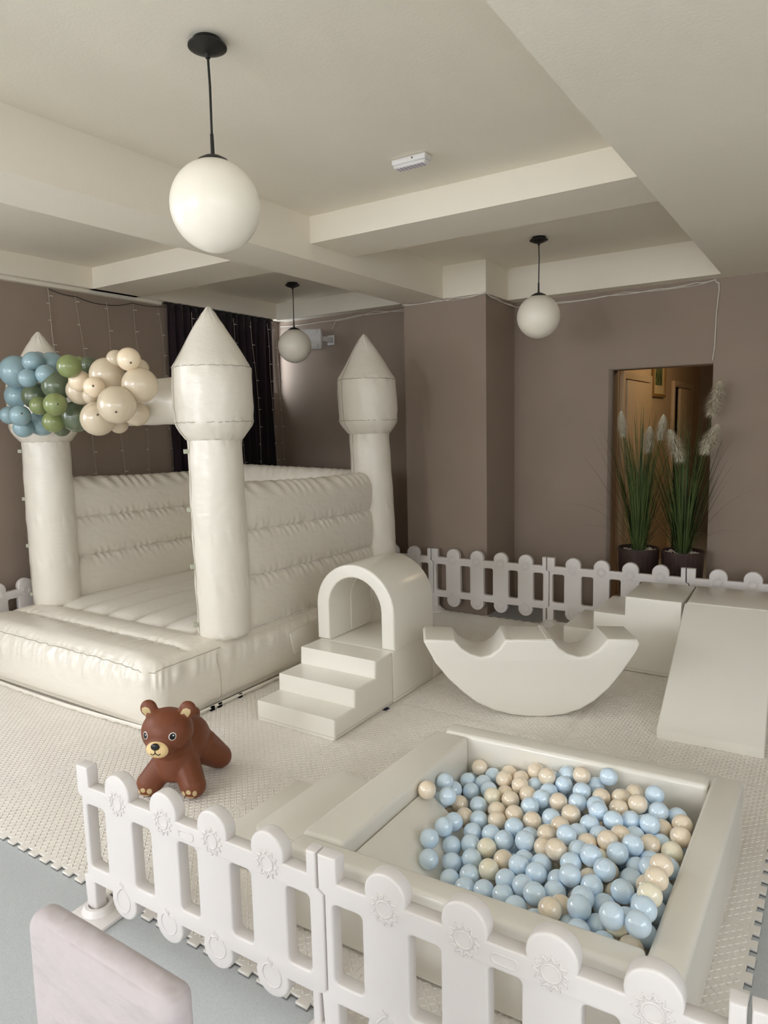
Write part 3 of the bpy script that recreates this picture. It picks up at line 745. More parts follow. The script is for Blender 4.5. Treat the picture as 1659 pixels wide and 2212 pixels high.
# ================================================================== BALL PIT
pit = thing('ball_pit', 'square cream foam ball pit with padded walls, filled with blue and beige balls', 'ball pit', (-0.86, 2.2, 0))
PO = Vector((-0.86, 2.2, 0)); PH = 0.29
Q = {'oFL': (-1.475, 1.602), 'oFR': (-0.257, 1.655), 'oBR': (-0.243, 2.800), 'oBL': (-1.465, 2.742), 'iFL': (-1.310, 1.695), 'iFR': (-0.357, 1.747), 'iBR': (-0.353, 2.693), 'iBL': (-1.302, 2.630)}
def lerp(a, b, t_): return (a[0]+(b[0]-a[0])*t_, a[1]+(b[1]-a[1])*t_)
def pit_wall(o0, o1, i1, i0, name='pit_wall', h=PH):
    c = [o0, o1, i1, i0]
    bm = hexa_bm([(x-PO.x, y-PO.y, 0.004) for x, y in c]+[(x-PO.x, y-PO.y, h) for x, y in c], 0.018, 4)
    return link(name, from_bm(bm), 'vinyl_foam', pit, 40)
Fr0 = (-0.357, 1.651)
pit_wall((-1.470, 1.602), (-0.359, 1.651), (-0.357, 1.747), (-1.468, 1.688))                     # near wall
pit_wall((-0.355, 1.651), (-0.257, 1.655), (-0.243, 2.800), (-0.351, 2.796))                     # right wall
pit_wall((-1.425, 2.622), (-0.355, 2.693), (-0.357, 2.793), (-1.43, 2.724))                     # far wall
pit_wall((-1.475, 1.692), (-1.308, 1.702), (-1.303, 2.622), (-1.462, 2.616))                     # left wall
link('pit_floor', from_bm(hexa_bm([(x-PO.x, y-PO.y, 0.001) for x, y in (Q['iFL'], Q['iFR'], Q['iBR'], Q['iBL'])]+[(x-PO.x, y-PO.y, 0.004) for x, y in (Q['iFL'], Q['iFR'], Q['iBR'], Q['iBL'])])), 'vinyl_foam', pit)
link('corner_velcro', from_bm(box_bm(-0.470-0.0, -0.455, -0.552, -0.547, 0.05, 0.27, 0.002, 1)), 'vinyl_seam', pit)
box('velcro_flap', -1.482-PO.x, -1.466-PO.x, 1.590-PO.y, 1.602-PO.y, 0.02, 0.27, 'vinyl_seam', pit, 0.003)
box('care_label', -1.52-PO.x, -1.478-PO.x, 1.60-PO.y, 1.604-PO.y, 0.05, 0.075, 'tag_cloth', pit)
box('label_print', -1.515-PO.x, -1.483-PO.x, 1.5992-PO.y, 1.6-PO.y, 0.058, 0.068, 'ink', pit)
# inner slide of the pit
sl = [(-1.296, 1.712), (-0.985, 1.730), (-0.985, 2.235), (-1.296, 2.235)]
link('inner_slide', from_bm(hexa_bm([(x-PO.x, y-PO.y, 0.006) for x, y in sl]+[(sl[0][0]-PO.x, sl[0][1]-PO.y, 0.235), (sl[1][0]-PO.x, sl[1][1]-PO.y, 0.012), (sl[2][0]-PO.x, sl[2][1]-PO.y, 0.012), (sl[3][0]-PO.x, sl[3][1]-PO.y, 0.235)], 0.004, 2)), 'vinyl_foam', pit, 40)
# two-step block outside the pit
s4 = foam('foam_steps', shape2d([[(-1.945, 0.002), (-1.492, 0.002), (-1.492, 0.200), (-1.738, 0.200), (-1.740, 0.100), (-1.945, 0.100)]], 0.242, 0.006, 2, 'y'))
tag(s4, 'low cream foam block of two steps against the outside of the ball pit', 'foam steps'); s4.location = (0, 1.985, 0)
link('edge_seam', wire_mesh([[(-1.735, -0.2415, 0.198), (-1.50, -0.2415, 0.198)]], 0.0012), 'vinyl_seam', s4, 179)
# balls
BP = [(-1270, 2581, 115, 0), (-1239, 2597, 175, 1), (-1172, 2589, 158, 0), (-1256, 2519, 144, 0), (-1105, 2602, 180, 1), (-1038, 2570, 188, 1), (-991, 2614, 215, 1), (-1267, 2337, 222, 0), (-1267, 2410, 155, 0), (-1207, 2449, 145, 0), (-1137, 2470, 160, 0), (-1185, 2521, 153, 0), (-1068, 2477, 160, 1), (-1016, 2505, 198, 1), (-1097, 2533, 188, 1), (-970, 2555, 184, 0), (-923, 2558, 236, 1), (-924, 2616, 198, 0), (-863, 2624, 231, 0), (-853, 2556, 221, 0), (-895, 2502, 205, 0), (-1270, 2312, 157, 0), (-1266, 2189, 258, 1), (-1211, 2355, 134, 1), (-1130, 2356, 152, 0), (-1097, 2414, 171, 2), (-1016, 2407, 183, 1), (-963, 2456, 195, 1), (-899, 2433, 209, 0), (-920, 2366, 205, 0), (-830, 2426, 219, 1), (-1040, 2331, 169, 1), (-962, 2314, 186, 1), (-1085, 2265, 152, 0), (-1011, 2267, 171, 1), (-880, 2286, 199, 1), (-819, 2317, 213, 0), (-758, 2352, 229, 1), (-1152, 2278, 138, 1), (-769, 2269, 222, 1), (-795, 2204, 218, 1), (-1150, 2186, 165, 0), (-1073, 2187, 146, 0), (-999, 2188, 162, 0), (-935, 2157, 176, 0), (-925, 2224, 193, 0), (-858, 2205, 187, 0), (-720, 2189, 249, 0), (-1110, 2092, 133, 0), (-1046, 2115, 148, 0), (-978, 2105, 161, 2), (-850, 2140, 211, 0), (-829, 2082, 178, 0), (-780, 2136, 211, 1), (-712, 2145, 196, 1), (-725, 2097, 245, 1), (-1070, 2015, 125, 0), (-1006, 2042, 146, 0), (-893, 2056, 172, 1), (-918, 1991, 167, 2), (-822, 2017, 201, 0), (-763, 2066, 196, 0), (-664, 2064, 235, 0), (-1037, 1938, 119, 0), (-977, 1966, 140, 0), (-841, 1954, 179, 0), (-755, 1997, 208, 0), (-687, 2009, 199, 0), (-674, 1941, 206, 0), (-773, 1931, 197, 0), (-893, 1898, 156, 0), (-822, 1887, 174, 0), (-720, 1890, 215, 0), (-961, 1899, 140, 0), (-642, 1988, 247, 0), (-761, 1841, 185, 0), (-631, 1873, 217, 1), (-799, 2607, 252, 1), (-700, 2629, 263, 0), (-748, 2632, 212, 0), (-696, 2519, 231, 1), (-769, 2514, 237, 0), (-631, 2545, 235, 1), (-595, 2606, 234, 1), (-694, 2446, 235, 0), (-763, 2445, 228, 0), (-617, 2463, 238, 1), (-561, 2546, 224, 0), (-556, 2488, 262, 1), (-526, 2453, 209, 0), (-487, 2551, 209, 0), (-485, 2494, 249, 0), (-426, 2524, 230, 0), (-518, 2586, 261, 0), (-622, 2402, 205, 1), (-607, 2351, 251, 0), (-558, 2399, 241, 0), (-460, 2435, 221, 1), (-400, 2461, 244, 1), (-390, 2068, 320, 1), (-680, 2318, 231, 0), (-669, 2383, 253, 0), (-631, 2268, 231, 0), (-530, 2337, 224, 0), (-491, 2384, 258, 0), (-447, 2358, 211, 0), (-390, 1998, 320, 1), (-702, 2252, 225, 0), (-564, 2281, 247, 1), (-545, 2231, 203, 0), (-471, 2295, 236, 1), (-390, 2379, 246, 1), (-601, 2160, 216, 2), (-589, 2216, 255, 1), (-660, 2133, 241, 0), (-654, 2202, 231, 1), (-390, 1916, 320, 2), (-543, 2164, 256, 0), (-455, 2227, 220, 0), (-393, 2198, 235, 0), (-510, 2225, 262, 0), (-608, 2093, 265, 0), (-557, 2105, 220, 1), (-390, 2105, 214, 0), (-481, 2162, 225, 0), (-512, 2029, 208, 1), (-552, 2049, 261, 0), (-480, 2087, 231, 0), (-433, 2128, 263, 0), (-600, 2052, 210, 1), (-424, 2051, 251, 1), (-574, 1989, 234, 0), (-482, 1986, 254, 0), (-578, 1909, 243, 0), (-523, 1944, 217, 0), (-417, 1959, 251, 0), (-390, 1847, 320, 0), (-515, 1846, 218, 0), (-459, 1836, 257, 2), (-588, 1820, 202, 0), (-565, 1835, 266, 0), (-390, 2007, 209, 0), (-449, 1899, 231, 0), (-390, 1862, 234, 0), (-457, 1776, 320, 0), (-410, 1795, 228, 1), (-548, 1774, 236, 0), (-479, 1777, 225, 0), (-390, 1780, 320, 0), (-686, 1808, 191, 0), (-642, 1810, 245, 1), (-417, 2202, 104, 0), (-1210, 2251, 219, 0), (-966, 2435, 125, 0), (-527, 2224, 123, 0), (-443, 2137, 87, 0), (-567, 2600, 113, 1), (-946, 2617, 121, 2), (-1114, 2261, 49, 1), (-625, 2579, 166, 0), (-813, 2175, 103, 0), (-396, 2049, 142, 0), (-815, 2340, 133, 0), (-439, 2249, 154, 0), (-430, 2169, 174, 1), (-664, 2161, 137, 0), (-681, 2399, 151, 1), (-1156, 2118, 179, 0), (-1127, 1952, 155, 0), (-413, 2498, 146, 2), (-613, 1828, 137, 0), (-817, 2609, 156, 0), (-472, 2083, 156, 1), (-553, 1877, 157, 2), (-923, 2521, 129, 0), (-585, 2288, 165, 0), (-834, 1785, 150, 1), (-672, 2222, 88, 1), (-931, 2199, 57, 0), (-721, 2240, 151, 1), (-750, 1774, 156, 1), (-755, 2566, 150, 1), (-641, 2039, 146, 0), (-627, 2217, 168, 0), (-612, 1911, 135, 1), (-1015, 1999, 73, 0), (-494, 2443, 148, 2), (-544, 2301, 102, 0), (-963, 2145, 94, 0), (-548, 2049, 152, 1), (-628, 2277, 97, 0), (-1136, 2545, 63, 0), (-707, 2422, 89, 0), (-440, 1962, 104, 1), (-1060, 2234, 95, 0), (-513, 2122, 103, 1), (-629, 2108, 174, 1), (-573, 2084, 95, 1), (-548, 1838, 93, 0), (-647, 2023, 59, 1), (-989, 2095, 53, 0), (-833, 2406, 150, 0), (-516, 2299, 166, 0), (-435, 2318, 102, 1), (-663, 2632, 136, 0), (-423, 1896, 163, 1), (-597, 2427, 145, 0), (-492, 1904, 124, 1), (-654, 2465, 171, 1), (-494, 2364, 148, 0), (-394, 1805, 125, 0), (-498, 1998, 141, 1), (-1161, 2476, 40, 2), (-392, 2426, 148, 0), (-392, 2353, 166, 1), (-452, 1965, 190, 0), (-1030, 2299, 107, 0), (-1074, 2374, 89, 1), (-555, 1950, 134, 0), (-1107, 2453, 94, 1), (-910, 2283, 46, 0), (-749, 2174, 139, 2), (-873, 2360, 80, 0), (-636, 1773, 68, 0), (-1049, 2077, 85, 0), (-895, 2088, 48, 0), (-460, 2417, 93, 0), (-983, 2446, 44, 0), (-668, 1926, 65, 1), (-1076, 2534, 111, 2), (-584, 2488, 179, 1), (-844, 2537, 117, 0), (-1058, 2611, 122, 0), (-883, 2126, 121, 0), (-881, 2594, 134, 0), (-1257, 2359, 66, 1), (-1026, 2279, 37, 1), (-1170, 2340, 57, 1), (-1239, 2589, 44, 2), (-730, 1968, 51, 0), (-1051, 1867, 93, 1), (-920, 2210, 125, 0), (-1003, 2355, 67, 0), (-687, 2565, 123, 1), (-465, 1810, 139, 2), (-1259, 2276, 52, 1), (-844, 2247, 84, 0), (-535, 2532, 155, 0), (-593, 2006, 102, 0), (-782, 2380, 85, 0), (-943, 2021, 108, 1), (-962, 2551, 71, 0), (-1114, 2316, 93, 2), (-614, 1980, 177, 1), (-522, 2160, 161, 0), (-466, 2543, 140, 1), (-685, 1955, 138, 1), (-1161, 2018, 185, 0), (-745, 2322, 154, 2), (-395, 1909, 100, 2), (-808, 2249, 163, 0), (-710, 2037, 125, 1), (-450, 2054, 66, 0), (-839, 1919, 114, 0), (-785, 1915, 70, 1), (-920, 2000, 42, 1), (-811, 2106, 110, 2), (-701, 1812, 98, 2), (-892, 1912, 62, 0), (-809, 1809, 50, 1), (-574, 2529, 97, 0), (-643, 2101, 106, 2), (-681, 2150, 50, 0), (-1248, 2520, 41, 0), (-866, 1998, 87, 1), (-509, 2598, 157, 0), (-584, 2154, 119, 2), (-1069, 2426, 37, 1), (-1034, 2427, 113, 2), (-787, 2031, 113, 1), (-401, 2293, 234, 2), (-742, 1913, 129, 1), (-655, 1766, 145, 1), (-767, 2311, 88, 2), (-883, 2340, 151, 0), (-736, 2103, 91, 0), (-699, 2339, 84, 1), (-941, 2370, 119, 0), (-951, 1786, 82, 2), (-682, 2491, 106, 2), (-953, 2302, 105, 0), (-668, 2324, 149, 1), (-1158, 2398, 93, 0), (-906, 2460, 69, 0), (-580, 2358, 170, 1), (-676, 1872, 136, 1), (-857, 1847, 87, 1), (-550, 1773, 166, 1)]   # millimetres and colour (0 blue, 1 tan, 2 cream)
BN = {'b': ('ball_blue', 'light blue glossy plastic ball in the ball pit', 'light blue pit balls'),
      't': ('ball_tan', 'tan beige glossy plastic ball in the ball pit', 'tan pit balls'),
      'c': ('ball_cream', 'pale cream glossy plastic ball in the ball pit', 'cream pit balls')}
bme = {}
for k in 'btc':
    me = uv_sphere(0.0348, 28, 18); me.materials.append(MT[BN[k][0]]); me.polygons.foreach_set('use_smooth', [True]*len(me.polygons)); bme[k] = me
for x, y, z, k in BP:
    p = (x/1000, y/1000, z/1000); c = 'btc'[k]
    o = bpy.data.objects.new('play_ball', bme[c]); COL.objects.link(o); o.location = p
    o.rotation_euler = (random.uniform(0, 6), random.uniform(0, 6), 0)
    tag(o, BN[c][1], 'ball', BN[c][2])

# ================================================================== BEAR
bx, by = -2.515, 2.060
bear_ang = math.atan2(-0.9, 0.436)
bear = thing('toy_bear', 'brown rubber ride-on bouncy bear toy standing on the mat', 'toy bear', (bx, by, 0.0), bear_ang)
def bear_body():
    bm = bmesh.new()
    def ell(c, rad, sub=3):
        me = sphere_mesh(1, sub, rad, c); bm.from_mesh(me); bpy.data.meshes.remove(me)
    def cap(a, b, ra_, rb_, n=9):
        a = Vector(a); b = Vector(b)
        for i in range(n):
            t_ = i/(n-1); p = a.lerp(b, t_); r = ra_+(rb_-ra_)*t_; ell(p, (r, r, r), 2)
    ell((-0.045, 0.0, 0.195), (0.150, 0.118, 0.115))
    ell((0.055, 0, 0.155), (0.090, 0.098, 0.108))
    cap((0.050, 0, 0.20), (0.100, 0, 0.28), 0.088, 0.090)
    ell((0.070, 0, 0.125), (0.078, 0.088, 0.075))
    ell((0.120, 0, 0.318), (0.106, 0.116, 0.102))
    ell((0.200, 0, 0.278), (0.052, 0.064, 0.046))
    for s in (-1, 1):
        ell((0.100, s*0.092, 0.410), (0.027, 0.040, 0.040))
        cap((0.060, s*0.050, 0.13), (0.118, s*0.104, 0.060), 0.066, 0.060)
        cap((-0.090, s*0.060, 0.150), (-0.160, s*0.125, 0.062), 0.085, 0.060)
    ell((-0.165, 0.0, 0.275), (0.034, 0.034, 0.034))
    me = from_bm(bm); o = bpy.data.objects.new('tmp', me); COL.objects.link(o)
    md = o.modifiers.new('r', 'REMESH'); md.mode = 'VOXEL'; md.voxel_size = 0.0055
    sm = o.modifiers.new('s', 'SMOOTH'); sm.factor = 0.5; sm.iterations = 9
    out = eval_mesh(o); bpy.data.objects.remove(o); bpy.data.meshes.remove(me)
    return out
bme_ = bear_body()
body = link('body', bme_, 'bear_brown', bear, 179)
bt = BVHTree.FromPolygons([v.co.copy() for v in bme_.vertices], [tuple(p.vertices) for p in bme_.polygons])
def decal(name, m, origin, direction, shape, up=(0, 0, 1), off=0.0012, rings=4, parent=bear):
    """patch of paint lying on the bear's skin: 2D shape cast along a direction onto the body"""
    d = Vector(direction).normalized(); o0 = Vector(origin); rgt = d.cross(Vector(up)).normalized(); upv = rgt.cross(d)
    cx = sum(p[0] for p in shape)/len(shape); cy = sum(p[1] for p in shape)/len(shape)
    vs = []; N = len(shape)
    def hit(u, v):
        s = o0+rgt*u+upv*v-d*0.25
        h = bt.ray_cast(s, d)
        if h[0] is None: return o0+rgt*u+upv*v
        return h[0]+h[1]*off
    vs.append(hit(cx, cy))
    for k in range(1, rings+1):
        for (x, y) in shape: vs.append(hit(cx+(x-cx)*k/rings, cy+(y-cy)*k/rings))
    rim = len(vs)
    for (x, y) in shape:
        p = hit(x, y); vs.append(p+d*0.004)
    fs = [(0, 1+i, 1+(i+1) % N) for i in range(N)]
    for k in range(rings):
        b0 = 1+k*N; b1 = b0+N
        for i in range(N): fs.append((b0+i, b1+i, b1+(i+1) % N, b0+(i+1) % N))
    me = pyd(vs, fs); bm = bmesh.new(); bm.from_mesh(me); bmesh.ops.recalc_face_normals(bm, faces=bm.faces[:]); bm.to_mesh(me); bm.free()
    return link(name, me, m, parent, 179)
def oval(rx, ry, cx=0, cy=0, n=24): return [(cx+rx*math.cos(2*PI*i/n), cy+ry*math.sin(2*PI*i/n)) for i in range(n)]
for s in (-1, 1):
    e = decal('eye', 'eye_white', (0.2, s*0.060, 0.330), (-1, -s*0.25, 0), oval(0.0155, 0.0165))
    pu = decal('pupil', 'black_paint', (0.2, s*0.060, 0.330), (-1, -s*0.25, 0), oval(0.0125, 0.0138), off=0.0018); pu.parent = e
    g = decal('eye_glint', 'eye_white', (0.2, s*0.060, 0.330), (-1, -s*0.25, 0), oval(0.003, 0.003, 0.004, 0.004, 10), off=0.0024, rings=1); g.parent = e
    decal('ear_patch', 'bear_cream', (0.13, s*0.094, 0.404), (-1, -s*0.1, -0.05), [(s*x_, y_) for x_, y_ in ((-0.026, -0.004), (-0.014, 0.016), (0.004, 0.022), (0.020, 0.014), (0.020, -0.002), (0.006, -0.022))])
    for k, (u, v, a, b) in enumerate(((-0.026, -0.006, 0.0085, 0.012), (-0.002, 0.006, 0.0115, 0.011), (0.024, -0.002, 0.009, 0.014), (0.0, -0.024, 0.019, 0.005))):
        decal('paw_pad', 'bear_cream', (0.17, s*0.106, 0.050), (-1, -s*0.15, 0.25), oval(a, b, u, v, 16))
mz = decal('muzzle_patch', 'bear_tan', (0.26, 0, 0.281), (-1, 0, -0.1), oval(0.050, 0.037))
link('nose', sphere_mesh(1, 3, (0.010, 0.020, 0.0165), (0.247, 0, 0.299)), 'black_paint', bear, 179)
def on_face(u, v):
    h = bt.ray_cast(Vector((0.5, u, v)), Vector((-1, 0, 0))); return (h[0]+h[1]*0.001) if h[0] is not None else Vector((0.25, u, v))
mp = [[on_face(0, 0.288-0.014*i/5) for i in range(6)]]
for s in (-1, 1): mp.append([on_face(s*0.022*i/8, 0.274-0.010*math.sin(PI*i/8*0.85)) for i in range(9)])
link('mouth', wire_mesh(mp, 0.0024), 'black_paint', bear, 179)

# ================================================================== PENDANT LAMPS
def pendant(label, x, y, zg, r=0.156, ztop=ZT):
    t = thing('pendant_lamp', label, 'lamp', (x, y, ztop), 0, 'opal globe pendant lamps')
    link('canopy', lathe([(0, 0), (0.048, 0), (0.052, -0.012), (0.066, -0.020), (0.066, -0.026), (0.030, -0.042), (0.010, -0.046), (0.008, -0.060), (0.0, -0.060)], 32), 'black_metal', t, 40)
    zt = zg+r-ztop
    link('cord', wire_mesh([[(0, 0, -0.05), (0.003, 0, -0.15), (0, 0, zt+0.07)]], 0.0042, res=2), 'black_metal', t, 60)
    link('stem', lathe([(0, zt+0.085), (0.006, zt+0.085), (0.007, zt+0.02), (0.012, zt+0.016), (0.012, zt+0.004), (0.0, zt+0.004)], 16), 'black_metal', t, 40)
    link('cap', lathe([(0, zt+0.012), (0.03, zt+0.010), (0.052, zt-0.002), (0.060, zt-0.012), (0.058, zt-0.014), (0.0, zt-0.006)], 32), 'black_metal', t, 40)
    link('globe', uv_sphere(r, 48, 32, (1, 1, 1), (0, 0, zg-ztop)), 'opal_glass', t, 179)
pendant('largest white globe pendant lamp hanging in the foreground', -1.89, 1.845, 2.428)
pendant('white globe pendant lamp hanging at the right, before the doorway wall', -1.907, 5.04, 2.413)
pendant('white globe pendant lamp hanging at the back corner near the curtain', -4.33, 5.15, 2.402)

# emergency light on the ceiling
t = thing('emergency_light', 'small white rectangular emergency light fixed to the ceiling', 'ceiling light', (-1.872, 3.18, ZT), math.radians(0))
box('housing', -0.098, 0.098, -0.034, 0.034, -0.030, -0.001, 'appliance_white', t, 0.008, 3)
d = box('diffuser', -0.094, 0.094, -0.030, 0.030, -0.046, -0.028, 'appliance_white', t, 0.012, 3)
for i in range(8): box('grille_slot', -0.078+i*0.02, -0.066+i*0.02, -0.022, 0.022, -0.0468, -0.0455, 'appliance_grille', d)
box('test_button', 0.02, 0.028, -0.0355, -0.033, -0.018, -0.012, 'black_metal', t)

# speaker on a wall bracket
t = thing('wall_speaker', 'white wall-mounted speaker on a bracket behind the corner lamp', 'speaker', (-4.70, BY, 2.55))
cab = link('cabinet', shape2d([[(-0.11, -0.05), (-0.07, -0.10), (0.06, -0.10), (0.10, -0.03), (0.10, 0.05), (0.06, 0.10), (-0.07, 0.10), (-0.11, 0.05)]], 0.135, 0.02, 3, 'x'), 'appliance_white', t, 40)
cab.location = (0.0, -0.20, 0.0); cab.rotation_euler = (0, math.radians(90), math.radians(25)); cab.rotation_euler = (0, 0, math.radians(35))
g = box('grille', -0.10, 0.10, -0.118, -0.108, -0.085, 0.085, 'appliance_white', t, 0.003); g.location = (-0.02, -0.20, 0); g.rotation_euler = (0, 0, math.radians(35)); g.parent = t
box('bracket', 0.10, 0.17, -0.16, -0.0, -0.025, 0.025, 'appliance_white', t, 0.006)
box('bracket_plate', 0.09, 0.18, -0.012, -0.0005, -0.05, 0.05, 'appliance_white', t, 0.003)

# ================================================================== CURTAIN, LIGHT STRINGS, CABLES
def cf_(u, v):
    y = 4.43+(5.85-4.43)*u; z = 0.03+(2.8095-0.03)*v
    amp = 0.020+0.014*(1-v)
    x = -5.225+amp*math.sin(y*62+1.2*math.sin(y*7)+0.4*math.sin(z*1.3))+0.010*math.sin(y*23+z*0.7)
    if v > 0.965: x = -5.225+(x+5.225)*0.6+0.003*math.sin(y*190)
    return (x, y+0.01*math.sin(z*2+y*9), z)
cm = grid(240, 30, cf_)
ct = link('curtain', cm, 'curtain_cloth', None, 179)
md = ct.modifiers.new('thick', 'SOLIDIFY'); md.thickness = 0.003
tag(ct, 'floor-length dark plum curtain hanging over the corner window', 'curtain')
link('rail', wire_mesh([[(-5.225, 4.40, 2.800), (-5.225, 5.86, 2.800)]], 0.008), 'dark_wire', ct, 60)
def light_string(label, pts, bulbs, side=0.012):
    t = thing('light_string', label, 'string lights', pts[0], 0, 'hanging fairy light strings')
    o0 = Vector(pts[0])
    # resample the strand and let it sway a little
    path = []
    for a, b in zip(pts, pts[1:]):
        a = Vector(a); b = Vector(b); n = max(2, int((b-a).length/0.06))
        for i in range(n): path.append(a.lerp(b, i/n)-o0)
    path.append(Vector(pts[-1])-o0)
    sd = pts[0][1]*13.7
    path = [(p.x+0.004*math.sin(p.z*9+sd), p.y+0.010*math.sin(p.z*5.3+sd), p.z) for p in path]
    w = link('wire', wire_mesh([path], 0.0021), 'light_wire', t, 179)
    for k in range(bulbs):
        p = path[min(len(path)-1, int((k+0.6)/bulbs*len(path)))]; s = 1 if hsh(k, sd) > 0.5 else -1
        link('bulb', wire_mesh([[(p[0]+0.002, p[1], p[2]), (p[0]+0.006, p[1]+s*side, p[2]+0.004), (p[0]+0.008, p[1]+s*2.3*side, p[2]+0.002)]], 0.0026), 'bulb', t, 179)
labs = ['leftmost hanging fairy light string on the taupe wall, thicker double strand', 'second fairy light string from the left on the taupe wall', 'third fairy light string from the left on the taupe wall',
        'fourth fairy light string from the left on the taupe wall, last before the curtain', 'fairy light string along the left edge of the dark curtain', 'fairy light string on the curtain, just left of the near tower cone',
        'fairy light string on the curtain, just right of the near tower cone', 'fairy light string in the middle of the right half of the curtain', 'second fairy light string from the right edge of the curtain', 'fairy light string along the right edge of the curtain']
for k, (y, z) in enumerate(((3.31, 2.78), (3.563, 2.765), (3.831, 2.74), (4.116, 2.765), (4.385, 2.76), (4.66, 2.74), (5.20, 2.745), (5.467, 2.745), (5.70, 2.745), (5.83, 2.745))):
    x = -5.285 if y < 4.4 else -5.168
    light_string(labs[k], [(x, y, z), (x, y+0.05, 1.9), (x, y+0.09, 0.75)], 12)
    if k == 0: light_string('thin companion strand twisted round the leftmost fairy light string', [(x+0.006, y-0.008, z), (x+0.006, y+0.05, 2.1), (x+0.006, y+0.07, 1.9)], 3)
hang = []
kp = [(-5.285, 3.32, 2.775), (-5.285, 3.56, 2.745), (-5.285, 3.83, 2.715), (-5.285, 4.10, 2.765), (-5.17, 4.39, 2.755), (-5.17, 4.66, 2.745), (-5.17, 5.20, 2.75), (-5.17, 5.467, 2.748), (-5.17, 5.70, 2.75), (-5.17, 5.83, 2.75)]
for a, b in zip(kp, kp[1:]):
    for i in range(8):
        t_ = i/8; hang.append((a[0]+(b[0]-a[0])*t_, a[1]+(b[1]-a[1])*t_, a[2]+(b[2]-a[2])*t_-0.012*math.sin(PI*t_)))
hc = link('lead_wire', wire_mesh([hang], 0.0028), 'dark_wire', None, 179)
tag(hc, 'dark lead wire looping along the top of the left wall between fairy light strings', 'wire')
def cable(label, keys, r, amp=0.008, n=10):
    pts = []
    for a, b in zip(keys, keys[1:]):
        for i in range(n):
            t_ = i/n; pts.append((a[0]+(b[0]-a[0])*t_, a[1]+(b[1]-a[1])*t_, a[2]+(b[2]-a[2])*t_-amp*math.sin(PI*t_)))
    pts.append(keys[-1])
    c = link('cable', wire_mesh([pts], r, res=2), 'cable', None, 179); tag(c, label, 'cable'); return c
Y1, Y2 = BY-0.008, 5.415
cable('white cable along the top of the back wall and pillar, ending at the doorway',
      [(-5.26, Y1, 2.755), (-4.7, Y1, 2.75), (-4.2, Y1, 2.77), (-3.6, Y1, 2.775), (-3.312, Y1, 2.765), (-3.306, Y2, 2.70), (-3.05, Y2, 2.690), (-2.80, Y2, 2.700), (-2.50, Y2, 2.705), (-2.492, 5.6, 2.68), (-2.492, 5.9, 2.675), (-2.45, Y1, 2.66), (-2.1, Y1, 2.665), (-1.7, Y1, 2.672), (-1.3, Y1, 2.675), (-1.0, Y1, 2.69),
       (-0.87, Y1, 2.695), (-0.842, Y1, 2.67), (-0.838, Y1, 2.62), (-0.852, Y1, 2.45), (-0.856, Y1, 2.2), (-0.868, Y1, 2.09)], 0.0042)
cable('second thinner white cable twisted along the top of the back walls', [(-4.55, Y1, 2.66), (-4.50, Y1, 2.74), (-4.0, Y1, 2.79), (-3.5, Y1, 2.75), (-3.32, Y1, 2.775), (-3.308, Y2, 2.69), (-2.95, Y2, 2.700), (-2.72, Y2, 2.685), (-2.505, Y2, 2.715), (-2.488, 5.6, 2.69), (-2.488, 5.9, 2.665), (-2.43, Y1+0.002, 2.67), (-2.1, Y1, 2.655), (-1.55, Y1, 2.682), (-1.1, Y1, 2.668), (-0.86, Y1, 2.698)], 0.0028, 0.01)
light_string('fairy light string hanging in the hallway beyond the doorway, left one', [(-1.1, 9.0, ZT), (-1.1, 9.02, 0.9)], 8)
light_string('fairy light string hanging in the hallway beyond the doorway, beside the dark drape', [(-0.93, 7.4, ZT), (-0.95, 7.42, 0.9)], 8)
# hallway picture and drape
pt = thing('framed_picture', 'small framed green print hanging on the hallway wall', 'picture', (-1.748, 8.30, 2.16))
link('frame', shape2d([rrect(-0.31, 0.31, -0.27, 0.27, 0.004, 1), rrect(-0.275, 0.275, -0.235, 0.235, 0.003, 1)[::-1]], 0.012, 0.004, 1, 'x'), 'gold_frame', pt, 35).location = (0.014, 0, 0)
mo = box('mount', 0.002, 0.010, -0.276, 0.276, -0.236, 0.236, 'picture_mount', pt)
box('print', 0.010, 0.012, -0.17, 0.17, -0.14, 0.15, 'picture_print', pt)
def dr(u, v):
    x = -1.06+0.50*u; z = 0.03+2.55*v
    return (x, 9.95+0.03*math.sin(x*60)+0.012*math.sin(x*27+z), z)
dd = link('drape', grid(80, 16, dr), 'curtain_cloth', None, 179); dd.modifiers.new('thick', 'SOLIDIFY').thickness = 0.004
tag(dd, 'dark drape hanging at the end of the hallway', 'curtain')

